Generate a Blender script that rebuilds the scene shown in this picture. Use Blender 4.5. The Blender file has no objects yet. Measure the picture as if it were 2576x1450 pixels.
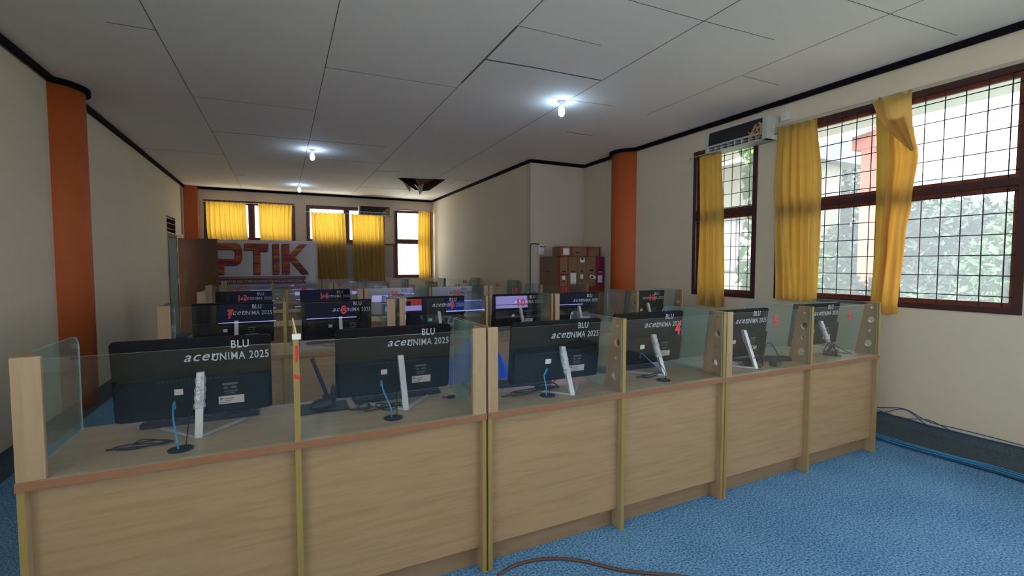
import bpy, bmesh, math, random
from mathutils import Vector, Matrix
import numpy as np
R = math.radians
sc = bpy.context.scene
COL = sc.collection
random.seed(7)

# ------------------------------------------------------------------ camera, world, light, exposure
cd = bpy.data.cameras.new('camera'); cam = bpy.data.objects.new('camera', cd); COL.objects.link(cam)
cam.location = (0, 0, 1.46)
cam.rotation_euler = (R(90 - 2.937), 0, R(-25.95))
cd.sensor_width = 36; cd.lens = 1189 / 2576 * 36; cd.clip_start = 0.02; cd.clip_end = 200
sc.camera = cam
sc.view_settings.view_transform = 'Standard'; sc.view_settings.look = 'None'
sc.view_settings.gamma = 1; sc.view_settings.exposure = 1.05
sc.view_settings.use_curve_mapping = False
sc.cycles.use_denoising = True
sc.cycles.max_bounces = 10; sc.cycles.diffuse_bounces = 7; sc.cycles.glossy_bounces = 4
sc.cycles.transmission_bounces = 6; sc.cycles.transparent_max_bounces = 40
sc.cycles.caustics_reflective = False; sc.cycles.caustics_refractive = False
sc.cycles.sample_clamp_indirect = 6
w = bpy.data.worlds.new('sky'); sc.world = w; w.use_nodes = True
bg = w.node_tree.nodes['Background']
bg.inputs[0].default_value = (0.97, 0.98, 1.0, 1); bg.inputs[1].default_value = 4.6

sun_d = bpy.data.lights.new('sun', 'SUN'); sun_d.energy = 26; sun_d.angle = R(4); sun_d.color = (1.0, 0.95, 0.86)
sun = bpy.data.objects.new('sun', sun_d); COL.objects.link(sun); sun.location = (-6, 3, 12); sun.rotation_euler = (0, R(-30), 0)
def portal(loc, rot, sx, sy):
    l = bpy.data.lights.new('window_portal', 'AREA'); l.shape = 'RECTANGLE'; l.size = sx; l.size_y = sy
    l.cycles.is_portal = True
    o = bpy.data.objects.new('window_portal', l); COL.objects.link(o); o.location = loc; o.rotation_euler = rot
portal((5.06, 2.45, 1.99), (0, R(90), 0), 1.85, 2.0)
portal((5.06, 4.12, 1.99), (0, R(90), 0), 1.85, 0.95)
portal((5.06, -0.85, 1.99), (0, R(90), 0), 1.85, 3.3)
portal((-2.1, -1.1, 1.95), (0, R(-90), 0), 1.85, 3.4)
portal((3.5, -3.37, 1.95), (R(90), 0, 0), 1.8, 1.9)
portal((0.45, 13.03, 2.4), (R(-90), 0, 0), 4.1, 1.1)
portal((3.25, 13.03, 2.0), (R(-90), 0, 0), 1.0, 1.8)

# ------------------------------------------------------------------ materials
def newmat(n):
    m = bpy.data.materials.new(n); m.use_nodes = True
    return m, m.node_tree, m.node_tree.nodes['Principled BSDF']
def mat(n, c, rough=0.6, metal=0.0, spec=0.5, noise=0.0, nscale=8.0, bump=0.0, bscale=60.0, emis=None, es=0.0):
    m, nt, p = newmat(n)
    p.inputs['Base Color'].default_value = (*c, 1); p.inputs['Roughness'].default_value = rough
    p.inputs['Metallic'].default_value = metal; p.inputs['Specular IOR Level'].default_value = spec
    tc = nt.nodes.new('ShaderNodeTexCoord')
    if noise:
        nz = nt.nodes.new('ShaderNodeTexNoise'); nz.inputs['Scale'].default_value = nscale; nz.inputs['Detail'].default_value = 5
        nt.links.new(tc.outputs['Object'], nz.inputs['Vector'])
        mx = nt.nodes.new('ShaderNodeMix'); mx.data_type = 'RGBA'
        mx.inputs[6].default_value = (*[v * (1 - noise) for v in c], 1); mx.inputs[7].default_value = (*[min(1, v * (1 + noise)) for v in c], 1)
        nt.links.new(nz.outputs['Fac'], mx.inputs[0]); nt.links.new(mx.outputs[2], p.inputs['Base Color'])
    if bump:
        nb = nt.nodes.new('ShaderNodeTexNoise'); nb.inputs['Scale'].default_value = bscale; nb.inputs['Detail'].default_value = 3
        nt.links.new(tc.outputs['Object'], nb.inputs['Vector'])
        b = nt.nodes.new('ShaderNodeBump'); b.inputs['Strength'].default_value = bump; b.inputs['Distance'].default_value = 0.01
        nt.links.new(nb.outputs['Fac'], b.inputs['Height']); nt.links.new(b.outputs[0], p.inputs['Normal'])
    if emis:
        p.inputs['Emission Color'].default_value = (*emis, 1); p.inputs['Emission Strength'].default_value = es
    return m
def wood(n, c, dark, scale=(1.3, 9, 16), rough=0.45):
    m, nt, p = newmat(n)
    tc = nt.nodes.new('ShaderNodeTexCoord'); oi = nt.nodes.new('ShaderNodeObjectInfo')
    mp = nt.nodes.new('ShaderNodeMapping'); mp.inputs['Scale'].default_value = scale
    add = nt.nodes.new('ShaderNodeVectorMath'); add.operation = 'ADD'
    ml = nt.nodes.new('ShaderNodeVectorMath'); ml.operation = 'SCALE'; ml.inputs[3].default_value = 13.0
    cb = nt.nodes.new('ShaderNodeCombineXYZ')
    for i in range(3): nt.links.new(oi.outputs['Random'], cb.inputs[i])
    nt.links.new(cb.outputs[0], ml.inputs[0]); nt.links.new(tc.outputs['Object'], add.inputs[0]); nt.links.new(ml.outputs[0], add.inputs[1])
    nt.links.new(add.outputs[0], mp.inputs['Vector'])
    nz = nt.nodes.new('ShaderNodeTexNoise'); nz.inputs['Scale'].default_value = 1.6; nz.inputs['Detail'].default_value = 6; nz.inputs['Roughness'].default_value = 0.62; nz.inputs['Distortion'].default_value = 0.5
    nt.links.new(mp.outputs[0], nz.inputs['Vector'])
    cr = nt.nodes.new('ShaderNodeValToRGB'); e = cr.color_ramp.elements
    e[0].position = 0.36; e[0].color = (*dark, 1); e[1].position = 0.56; e[1].color = (*c, 1)
    nt.links.new(nz.outputs['Fac'], cr.inputs[0]); nt.links.new(cr.outputs[0], p.inputs['Base Color'])
    p.inputs['Roughness'].default_value = rough; p.inputs['Specular IOR Level'].default_value = 0.4
    return m
def glassmat(n, tint, haze, hazecol, refl_rough=0.0, translucent=False):
    m = bpy.data.materials.new(n); m.use_nodes = True; nt = m.node_tree; nt.nodes.clear()
    out = nt.nodes.new('ShaderNodeOutputMaterial')
    tr = nt.nodes.new('ShaderNodeBsdfTransparent'); tr.inputs[0].default_value = (*tint, 1)
    gl = nt.nodes.new('ShaderNodeBsdfGlossy'); gl.inputs['Roughness'].default_value = refl_rough; gl.inputs[0].default_value = (1, 1, 1, 1)
    di = nt.nodes.new('ShaderNodeBsdfTranslucent' if translucent else 'ShaderNodeBsdfDiffuse'); di.inputs[0].default_value = (*hazecol, 1)
    fr = nt.nodes.new('ShaderNodeFresnel'); fr.inputs[0].default_value = 1.5
    geo = nt.nodes.new('ShaderNodeNewGeometry'); 
    # same reflectance on either side of the sheet
    ior = nt.nodes.new('ShaderNodeMix'); ior.data_type = 'FLOAT'; ior.inputs[2].default_value = 1.36; ior.inputs[3].default_value = 1 / 1.36
    nt.links.new(geo.outputs['Backfacing'], ior.inputs[0]); nt.links.new(ior.outputs[0], fr.inputs[0])
    m1 = nt.nodes.new('ShaderNodeMixShader'); m1.inputs[0].default_value = haze
    nt.links.new(tr.outputs[0], m1.inputs[1]); nt.links.new(di.outputs[0], m1.inputs[2])
    m2 = nt.nodes.new('ShaderNodeMixShader')
    nt.links.new(fr.outputs[0], m2.inputs[0]); nt.links.new(m1.outputs[0], m2.inputs[1]); nt.links.new(gl.outputs[0], m2.inputs[2])
    nt.links.new(m2.outputs[0], out.inputs[0])
    return m
def clothmat(n, c, tc_):
    m = bpy.data.materials.new(n); m.use_nodes = True; nt = m.node_tree; nt.nodes.clear()
    out = nt.nodes.new('ShaderNodeOutputMaterial')
    d = nt.nodes.new('ShaderNodeBsdfDiffuse'); t = nt.nodes.new('ShaderNodeBsdfTranslucent')
    d.inputs[0].default_value = (*c, 1); t.inputs[0].default_value = (*tc_, 1)
    tcn = nt.nodes.new('ShaderNodeTexCoord'); nz = nt.nodes.new('ShaderNodeTexNoise'); nz.inputs['Scale'].default_value = 5
    nt.links.new(tcn.outputs['Object'], nz.inputs['Vector'])
    mx = nt.nodes.new('ShaderNodeMix'); mx.data_type = 'RGBA'
    mx.inputs[6].default_value = (*[v * .8 for v in tc_], 1); mx.inputs[7].default_value = (*[min(1, v * 1.15) for v in tc_], 1)
    nt.links.new(nz.outputs['Fac'], mx.inputs[0]); nt.links.new(mx.outputs[2], t.inputs[0])
    s = nt.nodes.new('ShaderNodeMixShader'); s.inputs[0].default_value = 0.5
    nt.links.new(d.outputs[0], s.inputs[1]); nt.links.new(t.outputs[0], s.inputs[2]); nt.links.new(s.outputs[0], out.inputs[0])
    return m
def emit(n, c, s):
    return mat(n, (0.01, 0.01, 0.01), 0.3, emis=c, es=s)

M = {}
M['wall'] = mat('cream wall paint', (0.66, 0.585, 0.455), 0.85, noise=0.05, nscale=1.2, bump=0.15, bscale=35)
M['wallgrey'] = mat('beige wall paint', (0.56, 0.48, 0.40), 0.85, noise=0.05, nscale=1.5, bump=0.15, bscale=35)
M['ceil'] = mat('ceiling paint', (0.90, 0.85, 0.785), 0.85, noise=0.05, nscale=1.0, bump=0.08, bscale=20)
M['seam'] = mat('dark seam', (0.13, 0.115, 0.10), 0.9)
M['black'] = mat('black cornice paint', (0.006, 0.0055, 0.009), 0.8, spec=0.1)
M['orange'] = mat('orange paint', (0.52, 0.11, 0.024), 0.7, noise=0.06, nscale=4, bump=0.1, bscale=40)
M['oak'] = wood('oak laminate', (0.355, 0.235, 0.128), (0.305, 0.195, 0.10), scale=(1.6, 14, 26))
M['kick'] = wood('shade darkened kick laminate', (0.25, 0.17, 0.10), (0.21, 0.14, 0.08), scale=(1.6, 14, 26))  # oak darkened: shade of the recess put into the colour
M['oakv'] = wood('oak laminate upright', (0.37, 0.262, 0.155), (0.32, 0.22, 0.125), scale=(22, 22, 1.8))
M['top'] = wood('worktop laminate', (0.40, 0.305, 0.205), (0.345, 0.26, 0.17), scale=(1.5, 12, 12), rough=0.35)
M['edge'] = mat('olive yellow edge band', (0.28, 0.20, 0.055), 0.5, noise=0.08, nscale=20)
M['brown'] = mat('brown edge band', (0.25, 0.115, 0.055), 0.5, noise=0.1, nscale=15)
M['holes'] = wood('brown divider board', (0.30, 0.20, 0.115), (0.23, 0.145, 0.08), scale=(8, 8, 2))
M['glass'] = glassmat('clear partition glass', (0.965, 0.98, 0.972), 0.003, (0.75, 0.8, 0.78))
M['sglass'] = glassmat('dusty side glass', (0.82, 0.90, 0.88), 0.10, (0.50, 0.62, 0.60), 0.02)
M['gedge'] = mat('polished glass edge', (0.42, 0.55, 0.48), 0.2)
M['wglass'] = glassmat('dusty window glass', (0.93, 0.96, 0.97), 0.10, (0.85, 0.93, 1.0), 0.0, True)
M['frame'] = mat('maroon window frame paint', (0.052, 0.014, 0.016), 0.4, noise=0.15, nscale=10)
M['sash'] = mat('reddish brown sash paint', (0.16, 0.035, 0.02), 0.45, noise=0.15, nscale=10)
M['redtrim'] = mat('dull red trim', (0.25, 0.04, 0.035), 0.5)
M['iron'] = mat('black iron bar', (0.01, 0.01, 0.02), 0.4)
M['curt'] = clothmat('yellow curtain cloth', (0.56, 0.36, 0.13), (0.42, 0.235, 0.025))
M['curtback'] = clothmat('tan curtain lining', (0.5, 0.34, 0.13), (0.62, 0.38, 0.10))
M['rod'] = mat('curtain rod metal', (0.6, 0.58, 0.55), 0.35, 0.6)
M['mblack'] = mat('black monitor plastic', (0.004, 0.004, 0.006), 0.6, spec=0.2, bump=0.1, bscale=200)
M['mblack2'] = mat('black rear cover plastic', (0.006, 0.0055, 0.007), 0.7, spec=0.2)
M['mwhite'] = mat('pale grey monitor plastic', (0.42, 0.42, 0.46), 0.4)
M['silver'] = mat('silver stand metal', (0.46, 0.46, 0.52), 0.3, 0.35)
M['wrap'] = mat('crinkled plastic wrap', (0.52, 0.52, 0.56), 0.18, 0.2, bump=0.9, bscale=60)
M['greytext'] = mat('grey print', (0.50, 0.50, 0.58), 0.5)
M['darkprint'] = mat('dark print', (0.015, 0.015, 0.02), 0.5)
M['dimprint'] = mat('faint grey print', (0.085, 0.085, 0.095), 0.5)
M['label'] = mat('pale pink paper label', (0.52, 0.44, 0.48), 0.6)
M['white'] = mat('white paper', (0.72, 0.72, 0.74), 0.6)
M['plwhite'] = mat('white plastic', (0.66, 0.66, 0.64), 0.4)
M['cyan'] = mat('cyan sticker', (0.05, 0.45, 0.5), 0.5)
M['yellowst'] = mat('pale yellow sticker', (0.62, 0.62, 0.30), 0.5)
M['red'] = mat('red vinyl', (0.55, 0.025, 0.025), 0.45)
M['rubber'] = mat('black rubber', (0.012, 0.012, 0.013), 0.5)
M['key'] = mat('black key plastic', (0.022, 0.022, 0.025), 0.4)
M['bluecab'] = mat('blue network cable', (0.04, 0.26, 0.52), 0.4)
M['dkbluecab'] = mat('dark blue network cable', (0.015, 0.085, 0.20), 0.4)
M['browncab'] = mat('brown cable', (0.10, 0.05, 0.04), 0.5)
M['bluechair'] = mat('blue chair plastic', (0.008, 0.10, 0.62), 0.35)
M['chrome'] = mat('grey metal tube', (0.35, 0.35, 0.37), 0.3, 0.8)
M['card'] = mat('brown cardboard', (0.22, 0.125, 0.068), 0.85, noise=0.12, nscale=6)
M['cardred'] = mat('red carton print', (0.26, 0.02, 0.015), 0.6)
M['cardmag'] = mat('magenta carton print', (0.19, 0.013, 0.055), 0.6)
M['doorw'] = wood('orange brown door veneer', (0.115, 0.042, 0.015), (0.095, 0.034, 0.012), scale=(6, 6, 1))
M['dooredge'] = mat('orange door edge', (0.62, 0.20, 0.06), 0.5)
M['dgreen'] = mat('dark green frame paint', (0.035, 0.05, 0.04), 0.5)
M['void'] = mat('dark roof void', (0.03, 0.018, 0.012), 0.9)
M['ply'] = mat('brown plywood underside', (0.10, 0.035, 0.02), 0.8, noise=0.2, nscale=9)
M['plytan'] = mat('tan torn plywood', (0.32, 0.19, 0.07), 0.8, noise=0.2, nscale=9)
M['acdark'] = mat('dusty black filter', (0.018, 0.016, 0.02), 0.8, noise=0.5, nscale=40)
M['acwhite'] = mat('grey white appliance plastic', (0.44, 0.46, 0.43), 0.5)
M['straw'] = mat('dry torn paper', (0.42, 0.27, 0.15), 0.8, noise=0.3, nscale=20)
M['bulb'] = emit('lit bulb', (0.48, 0.70, 1.0), 30)
M['scr'] = mat('dark screen', (0.004, 0.004, 0.012), 0.12, emis=(0.02, 0.03, 0.12), es=1.0)
M['lil'] = emit('lilac screen light', (0.40, 0.34, 0.80), 6)
M['bar'] = emit('pale blue screen light', (0.42, 0.42, 0.95), 8)
M['sred'] = emit('red screen light', (0.6, 0.06, 0.04), 3.5)
M['sblue'] = emit('deep blue screen light', (0.02, 0.06, 0.34), 2.8)
M['clear'] = mat('white clip', (0.75, 0.75, 0.68), 0.4)
M['ystick'] = mat('yellow stick', (0.65, 0.43, 0.12), 0.5)
M['antenna'] = mat('matt black plastic', (0.02, 0.017, 0.018), 0.55)
M['leaf'] = mat('green leaf', (0.026, 0.062, 0.022), 0.75, spec=0.2, noise=0.5, nscale=3)
M['leafd'] = mat('dark green leaf', (0.016, 0.028, 0.020), 0.8, spec=0.15, noise=0.5, nscale=3)
M['leafb'] = mat('bright green leaf', (0.055, 0.12, 0.02), 0.7, spec=0.2, noise=0.3, nscale=3)
M['flower'] = mat('red leaf', (0.35, 0.06, 0.04), 0.5)
M['bark'] = mat('brown bark', (0.09, 0.06, 0.04), 0.8)
M['cream'] = mat('pale cream outside wall', (0.15, 0.14, 0.11), 0.8, noise=0.05, nscale=2)
M['roof'] = mat('grey roof sheet', (0.10, 0.10, 0.11), 0.7, noise=0.2, nscale=4)
M['extorange'] = mat('outside orange paint', (0.42, 0.07, 0.03), 0.7)
M['soil'] = mat('dry grass and soil', (0.16, 0.17, 0.09), 0.9, noise=0.4, nscale=2)
M['path'] = mat('pale bounce strip', (0.62, 0.58, 0.52), 0.9)
M['yard'] = mat('pale bounce paving', (0.55, 0.54, 0.5), 0.9)  # kept pale so outdoor ground bounces light onto the ceiling
M['concrete'] = mat('pale concrete', (0.30, 0.30, 0.30), 0.9)

def carpet(n, c1, c2, sc1=95.0):
    m, nt, p = newmat(n)
    tc = nt.nodes.new('ShaderNodeTexCoord')
    a = nt.nodes.new('ShaderNodeTexNoise'); a.inputs['Scale'].default_value = sc1; a.inputs['Detail'].default_value = 3
    b = nt.nodes.new('ShaderNodeTexNoise'); b.inputs['Scale'].default_value = 2.2; b.inputs['Detail'].default_value = 6
    nt.links.new(tc.outputs['Object'], a.inputs['Vector']); nt.links.new(tc.outputs['Object'], b.inputs['Vector'])
    ad = nt.nodes.new('ShaderNodeMath'); ad.operation = 'MULTIPLY_ADD'; ad.inputs[1].default_value = 0.16
    nt.links.new(b.outputs['Fac'], ad.inputs[0]); nt.links.new(a.outputs['Fac'], ad.inputs[2])
    cr = nt.nodes.new('ShaderNodeValToRGB'); e = cr.color_ramp.elements
    e[0].position = 0.44; e[0].color = (*c1, 1); e[1].position = 0.72; e[1].color = (*c2, 1)
    nt.links.new(ad.outputs[0], cr.inputs[0]); nt.links.new(cr.outputs[0], p.inputs['Base Color'])
    bp = nt.nodes.new('ShaderNodeBump'); bp.inputs['Strength'].default_value = 0.6; bp.inputs['Distance'].default_value = 0.006
    nt.links.new(a.outputs['Fac'], bp.inputs['Height']); nt.links.new(bp.outputs[0], p.inputs['Normal'])
    p.inputs['Roughness'].default_value = 0.95; p.inputs['Specular IOR Level'].default_value = 0.1
    return m
M['carpet'] = carpet('blue carpet', (0.032, 0.12, 0.29), (0.20, 0.40, 0.64))
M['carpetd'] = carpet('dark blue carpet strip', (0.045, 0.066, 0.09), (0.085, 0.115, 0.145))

# banner print: hot red-orange letters with horizontal flame bands
def flame():
    m, nt, p = newmat('flame lettering print')
    tc = nt.nodes.new('ShaderNodeTexCoord'); mp = nt.nodes.new('ShaderNodeMapping'); mp.inputs['Scale'].default_value = (0.9, 1, 7)
    nz = nt.nodes.new('ShaderNodeTexNoise'); nz.inputs['Scale'].default_value = 1.6; nz.inputs['Detail'].default_value = 3
    nt.links.new(tc.outputs['Object'], mp.inputs[0]); nt.links.new(mp.outputs[0], nz.inputs['Vector'])
    cr = nt.nodes.new('ShaderNodeValToRGB'); e = cr.color_ramp.elements
    e[0].position = 0.36; e[0].color = (0.13, 0.008, 0.012, 1); e[1].position = 0.72; e[1].color = (0.45, 0.30, 0.03, 1)
    x = e.new(0.47); x.color = (0.28, 0.022, 0.012, 1); x = e.new(0.6); x.color = (0.40, 0.10, 0.018, 1)
    nt.links.new(nz.outputs['Fac'], cr.inputs[0]); nt.links.new(cr.outputs[0], p.inputs['Base Color'])
    return m
M['flame'] = flame()
M['banner'] = mat('glossy white banner vinyl', (0.50, 0.47, 0.54), 0.3, noise=0.04, nscale=3)

# ------------------------------------------------------------------ helpers
class MB:
    def __init__(s): s.v = []; s.f = []; s.m = []
    def add(s, vs, fs, mi=0):
        o = len(s.v); s.v += [tuple(p) for p in vs]
        for f in fs: s.f.append(tuple(o + i for i in f)); s.m.append(mi)
        return s
    def box(s, x0, x1, y0, y1, z0, z1, mi=0, front=None, edges=None):
        vs = [(x0, y0, z0), (x1, y0, z0), (x1, y1, z0), (x0, y1, z0), (x0, y0, z1), (x1, y0, z1), (x1, y1, z1), (x0, y1, z1)]
        fs = [(0, 3, 2, 1), (4, 5, 6, 7), (0, 1, 5, 4), (2, 3, 7, 6), (0, 4, 7, 3), (1, 2, 6, 5)]
        o = len(s.v); s.v += vs
        for k, f in enumerate(fs):
            s.f.append(tuple(o + i for i in f))
            mm = mi
            if front is not None and k == 2: mm = front
            if edges is not None:
                d = (x1 - x0, y1 - y0, z1 - z0); ax = d.index(min(d)); fa = (2, 2, 1, 1, 0, 0)[k]
                if fa != ax: mm = edges
            s.m.append(mm)
        return s
    def prism(s, pts, axis, a, b, mi=0, edge=None):
        n = len(pts)
        def P(p, t):
            return {'x': (t, p[0], p[1]), 'y': (p[0], t, p[1]), 'z': (p[0], p[1], t)}[axis]
        vs = [P(p, a) for p in pts] + [P(p, b) for p in pts]
        s.add(vs, [tuple(range(n)), tuple(range(2 * n - 1, n - 1, -1))], mi)
        o = len(s.v) - 2 * n
        for i in range(n):
            j = (i + 1) % n
            s.f.append((o + i, o + n + i, o + n + j, o + j)); s.m.append(mi if edge is None else edge)
        return s
    def tube(s, pts, r, n=8, mi=0, smooth_pts=True, caps=True, sub=4):
        P = [Vector(p) for p in pts]
        if smooth_pts and len(P) > 2:
            Q = []
            for i in range(len(P) - 1):
                p0 = P[max(i - 1, 0)]; p1 = P[i]; p2 = P[i + 1]; p3 = P[min(i + 2, len(P) - 1)]
                for k in range(sub):
                    t = k / sub
                    Q.append(0.5 * ((2 * p1) + (p2 - p0) * t + (2 * p0 - 5 * p1 + 4 * p2 - p3) * t * t + (3 * p1 - p0 - 3 * p2 + p3) * t ** 3))
            Q.append(P[-1]); P = Q
        rings = []; up = Vector((0, 0, 1)); prev = None
        for i, p in enumerate(P):
            d = (P[min(i + 1, len(P) - 1)] - P[max(i - 1, 0)])
            if d.length < 1e-9: d = Vector((0, 0, 1))
            d.normalize()
            if prev is None:
                a = d.cross(up)
                if a.length < 0.1: a = d.cross(Vector((1, 0, 0)))
            else:
                a = prev - d * prev.dot(d)
                if a.length < 1e-4: a = d.cross(up)
            a.normalize(); prev = a; b = d.cross(a)
            rr = r[min(i, len(r) - 1)] if isinstance(r, (list, tuple)) else r
            rings.append([p + (a * math.cos(2 * math.pi * k / n) + b * math.sin(2 * math.pi * k / n)) * rr for k in range(n)])
        vs = [q for ring in rings for q in ring]; fs = []
        for i in range(len(rings) - 1):
            for k in range(n):
                k2 = (k + 1) % n
                fs.append((i * n + k, i * n + k2, (i + 1) * n + k2, (i + 1) * n + k))
        if caps: fs += [tuple(range(n - 1, -1, -1)), tuple((len(rings) - 1) * n + k for k in range(n))]
        return s.add(vs, fs, mi)
    def lathe(s, prof, n=20, c=(0, 0, 0), mi=0):
        vs = []; fs = []
        for r, z in prof:
            for k in range(n):
                a = 2 * math.pi * k / n; vs.append((c[0] + r * math.cos(a), c[1] + r * math.sin(a), c[2] + z))
        for i in range(len(prof) - 1):
            for k in range(n):
                k2 = (k + 1) % n; fs.append((i * n + k, i * n + k2, (i + 1) * n + k2, (i + 1) * n + k))
        fs += [tuple(range(n - 1, -1, -1)), tuple((len(prof) - 1) * n + k for k in range(n))]
        return s.add(vs, fs, mi)
    def xf(s, mtx):
        s.v = [tuple(mtx @ Vector(p)) for p in s.v]; return s
    def build(s, name, mats, parent=None, smooth=False, bevel=0.0, loc=None, auto=False):
        me = bpy.data.meshes.new(name); me.from_pydata(s.v, [], s.f); me.update()
        if not isinstance(mats, (list, tuple)): mats = [mats]
        for m_ in mats: me.materials.append(m_)
        me.polygons.foreach_set('material_index', s.m)
        if smooth: me.polygons.foreach_set('use_smooth', [True] * len(s.f))
        o = bpy.data.objects.new(name, me); COL.objects.link(o)
        if parent: o.parent = parent
        if loc: o.location = loc
        if bevel:
            b = o.modifiers.new('bevel', 'BEVEL'); b.width = bevel; b.segments = 2; b.limit_method = 'ANGLE'
        return o
def tag(o, label=None, cat=None, group=None, kind=None):
    if label: o['label'] = label
    if cat: o['category'] = cat
    if group: o['group'] = group
    if kind: o['kind'] = kind
    return o
def root(name, loc=(0, 0, 0), rz=0, **k):
    o = bpy.data.objects.new(name, None); o.empty_display_size = 0.1; COL.objects.link(o)
    o.location = loc; o.rotation_euler = (0, 0, rz); return tag(o, **k)
def copy_tree(o, parent=None):
    c = o.copy(); COL.objects.link(c)
    if parent: c.parent = parent
    for ch in [x for x in ALL() if x.parent == o]: copy_tree(ch, c)
    return c
def ALL(): return list(bpy.data.objects)
def struct(o): o['kind'] = 'structure'; return o
def flat_mesh(curve_obj):
    bpy.context.view_layer.update()
    dg = bpy.context.evaluated_depsgraph_get()
    me = bpy.data.meshes.new_from_object(curve_obj.evaluated_get(dg))
    return me
_txt = {}
def text_mb(s, W, H, depth=0.0006, bold=0.02, shear=0.0):
    """lettering fitted into W x H, lying in the XZ plane, facing -Y, origin at its lower left"""
    key = (s, bold, shear)
    if key not in _txt:
        c = bpy.data.curves.new('t', 'FONT'); c.body = s; c.offset = bold; c.shear = shear; c.extrude = 0.01; c.resolution_u = 3; c.space_character = 1.12
        o = bpy.data.objects.new('t', c); COL.objects.link(o)
        me = flat_mesh(o); vs = [v.co.copy() for v in me.vertices]; fs = [tuple(p.vertices) for p in me.polygons]
        bpy.data.objects.remove(o); bpy.data.curves.remove(c); bpy.data.meshes.remove(me)
        _txt[key] = (vs, fs)
    vs, fs = _txt[key]
    x0 = min(v.x for v in vs); x1 = max(v.x for v in vs); y0 = min(v.y for v in vs); y1 = max(v.y for v in vs)
    mb = MB()
    mb.add([((v.x - x0) / (x1 - x0) * W, -(v.z / 0.01) * depth, (v.y - y0) / (y1 - y0) * H) for v in vs], fs)
    return mb
def holed(outer, holes, depth):
    """flat outline with round holes, filled and given thickness, in XY; returns verts, faces"""
    c = bpy.data.curves.new('h', 'CURVE'); c.dimensions = '2D'; c.fill_mode = 'BOTH'; c.extrude = depth / 2
    def spl(pts):
        s = c.splines.new('POLY'); s.points.add(len(pts) - 1); s.use_cyclic_u = True
        for i, p in enumerate(pts): s.points[i].co = (p[0], p[1], 0, 1)
    spl(outer)
    for h in holes: spl(h)
    o = bpy.data.objects.new('h', c); COL.objects.link(o); me = flat_mesh(o)
    vs = [v.co.copy() for v in me.vertices]; fs = [tuple(p.vertices) for p in me.polygons]
    bpy.data.objects.remove(o); bpy.data.curves.remove(c); bpy.data.meshes.remove(me)
    return vs, fs
def circ(cx, cy, r, n=20): return [(cx + r * math.cos(2 * math.pi * k / n), cy + r * math.sin(2 * math.pi * k / n)) for k in range(n)]

# ------------------------------------------------------------------ room shell
XL, XR, XA = -1.94, 4.885, 3.80
YB, YA, YF = 12.86, 7.09, -3.2
ZC = 3.21
def wall(name, m, axis, t0, t1, u0, u1, z0, z1, holes=()):
    """slab between t0 (room face) and t1, spanning u and z, with rectangular openings"""
    us = sorted({u0, u1, *[h[0] for h in holes], *[h[1] for h in holes]}); zs = sorted({z0, z1, *[h[2] for h in holes], *[h[3] for h in holes]})
    def solid(i, j):
        if i < 0 or j < 0 or i >= len(us) - 1 or j >= len(zs) - 1: return False
        u = (us[i] + us[i + 1]) / 2; z = (zs[j] + zs[j + 1]) / 2
        return not any(h[0] < u < h[1] and h[2] < z < h[3] for h in holes)
    mb = MB()
    P = (lambda u, z, t: (t, u, z)) if axis == 'x' else (lambda u, z, t: (u, t, z))
    for i in range(len(us) - 1):
        for j in range(len(zs) - 1):
            if not solid(i, j): continue
            a, b, c, d = us[i], us[i + 1], zs[j], zs[j + 1]
            for t in (t0, t1): mb.add([P(a, c, t), P(b, c, t), P(b, d, t), P(a, d, t)], [(0, 1, 2, 3)])
            if not solid(i - 1, j): mb.add([P(a, c, t0), P(a, d, t0), P(a, d, t1), P(a, c, t1)], [(0, 1, 2, 3)])
            if not solid(i + 1, j): mb.add([P(b, c, t0), P(b, d, t0), P(b, d, t1), P(b, c, t1)], [(0, 1, 2, 3)])
            if not solid(i, j - 1): mb.add([P(a, c, t0), P(b, c, t0), P(b, c, t1), P(a, c, t1)], [(0, 1, 2, 3)])
            if not solid(i, j + 1): mb.add([P(a, d, t0), P(b, d, t0), P(b, d, t1), P(a, d, t1)], [(0, 1, 2, 3)])
    return struct(mb.build(name, m))
WB = (1.47, 3.42, 1.08, 2.92)      # big window (y0,y1,z0,z1)
WA = (3.66, 4.585, 1.06, 2.91)
WC = (-2.5, 0.8, 1.08, 2.92)
wall('wall_right', M['wall'], 'x', XR, XR + 0.15, YF - .15, YA + 0.15, 0, ZC, [WB, WA, WC])
wall('wall_alcove', M['wallgrey'], 'y', YA, YA + 0.15, XA, XR, 0, ZC)
wall('wall_alcove_side', M['wall'], 'x', XA, XA + 0.15, YA + 0.15, YB, 0, ZC).location = (0, 0, 0)
W1 = (-1.58, 0.32, 2.0, 2.93); W2 = (0.575, 2.48, 2.0, 2.92); W3 = (2.75, 3.76, 1.08, 2.92)
wall('wall_back', M['wallgrey'], 'y', YB, YB + 0.15, XL - .15, XA + .15, 0, ZC, [W1, W2, W3])
DOOR = (10.98, 11.80, 0.0, 2.03); VENT = (10.95, 11.72, 2.06, 2.38)
WL = (-2.8, 0.6, 1.0, 2.9)
wall('wall_left', M['wall'], 'x', XL, XL - 0.15, YF - .15, YB, 0, ZC, [DOOR, VENT, WL])
WR = (2.6, 4.4, 1.0, 2.9)
wall('wall_front', M['wall'], 'y', YF, YF - 0.15, XL, XR, 0, ZC, [WR])
hole = [(2.16, 9.78), (3.12, 9.52), (2.66, 10.45)]
vs, fs = holed([(XL - .15, YF - .15), (XR + .15, YF - .15), (XR + .15, YB + .15), (XL - .15, YB + .15)], [hole], 0.01)
cm = MB(); cm.add([(v.x, v.y, v.z + ZC + 0.005) for v in vs], fs); ceil = struct(cm.build('ceiling', M['ceil']))
cm = MB(); x0, x1, y0, y1 = XL, XR, YF, YB
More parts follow.
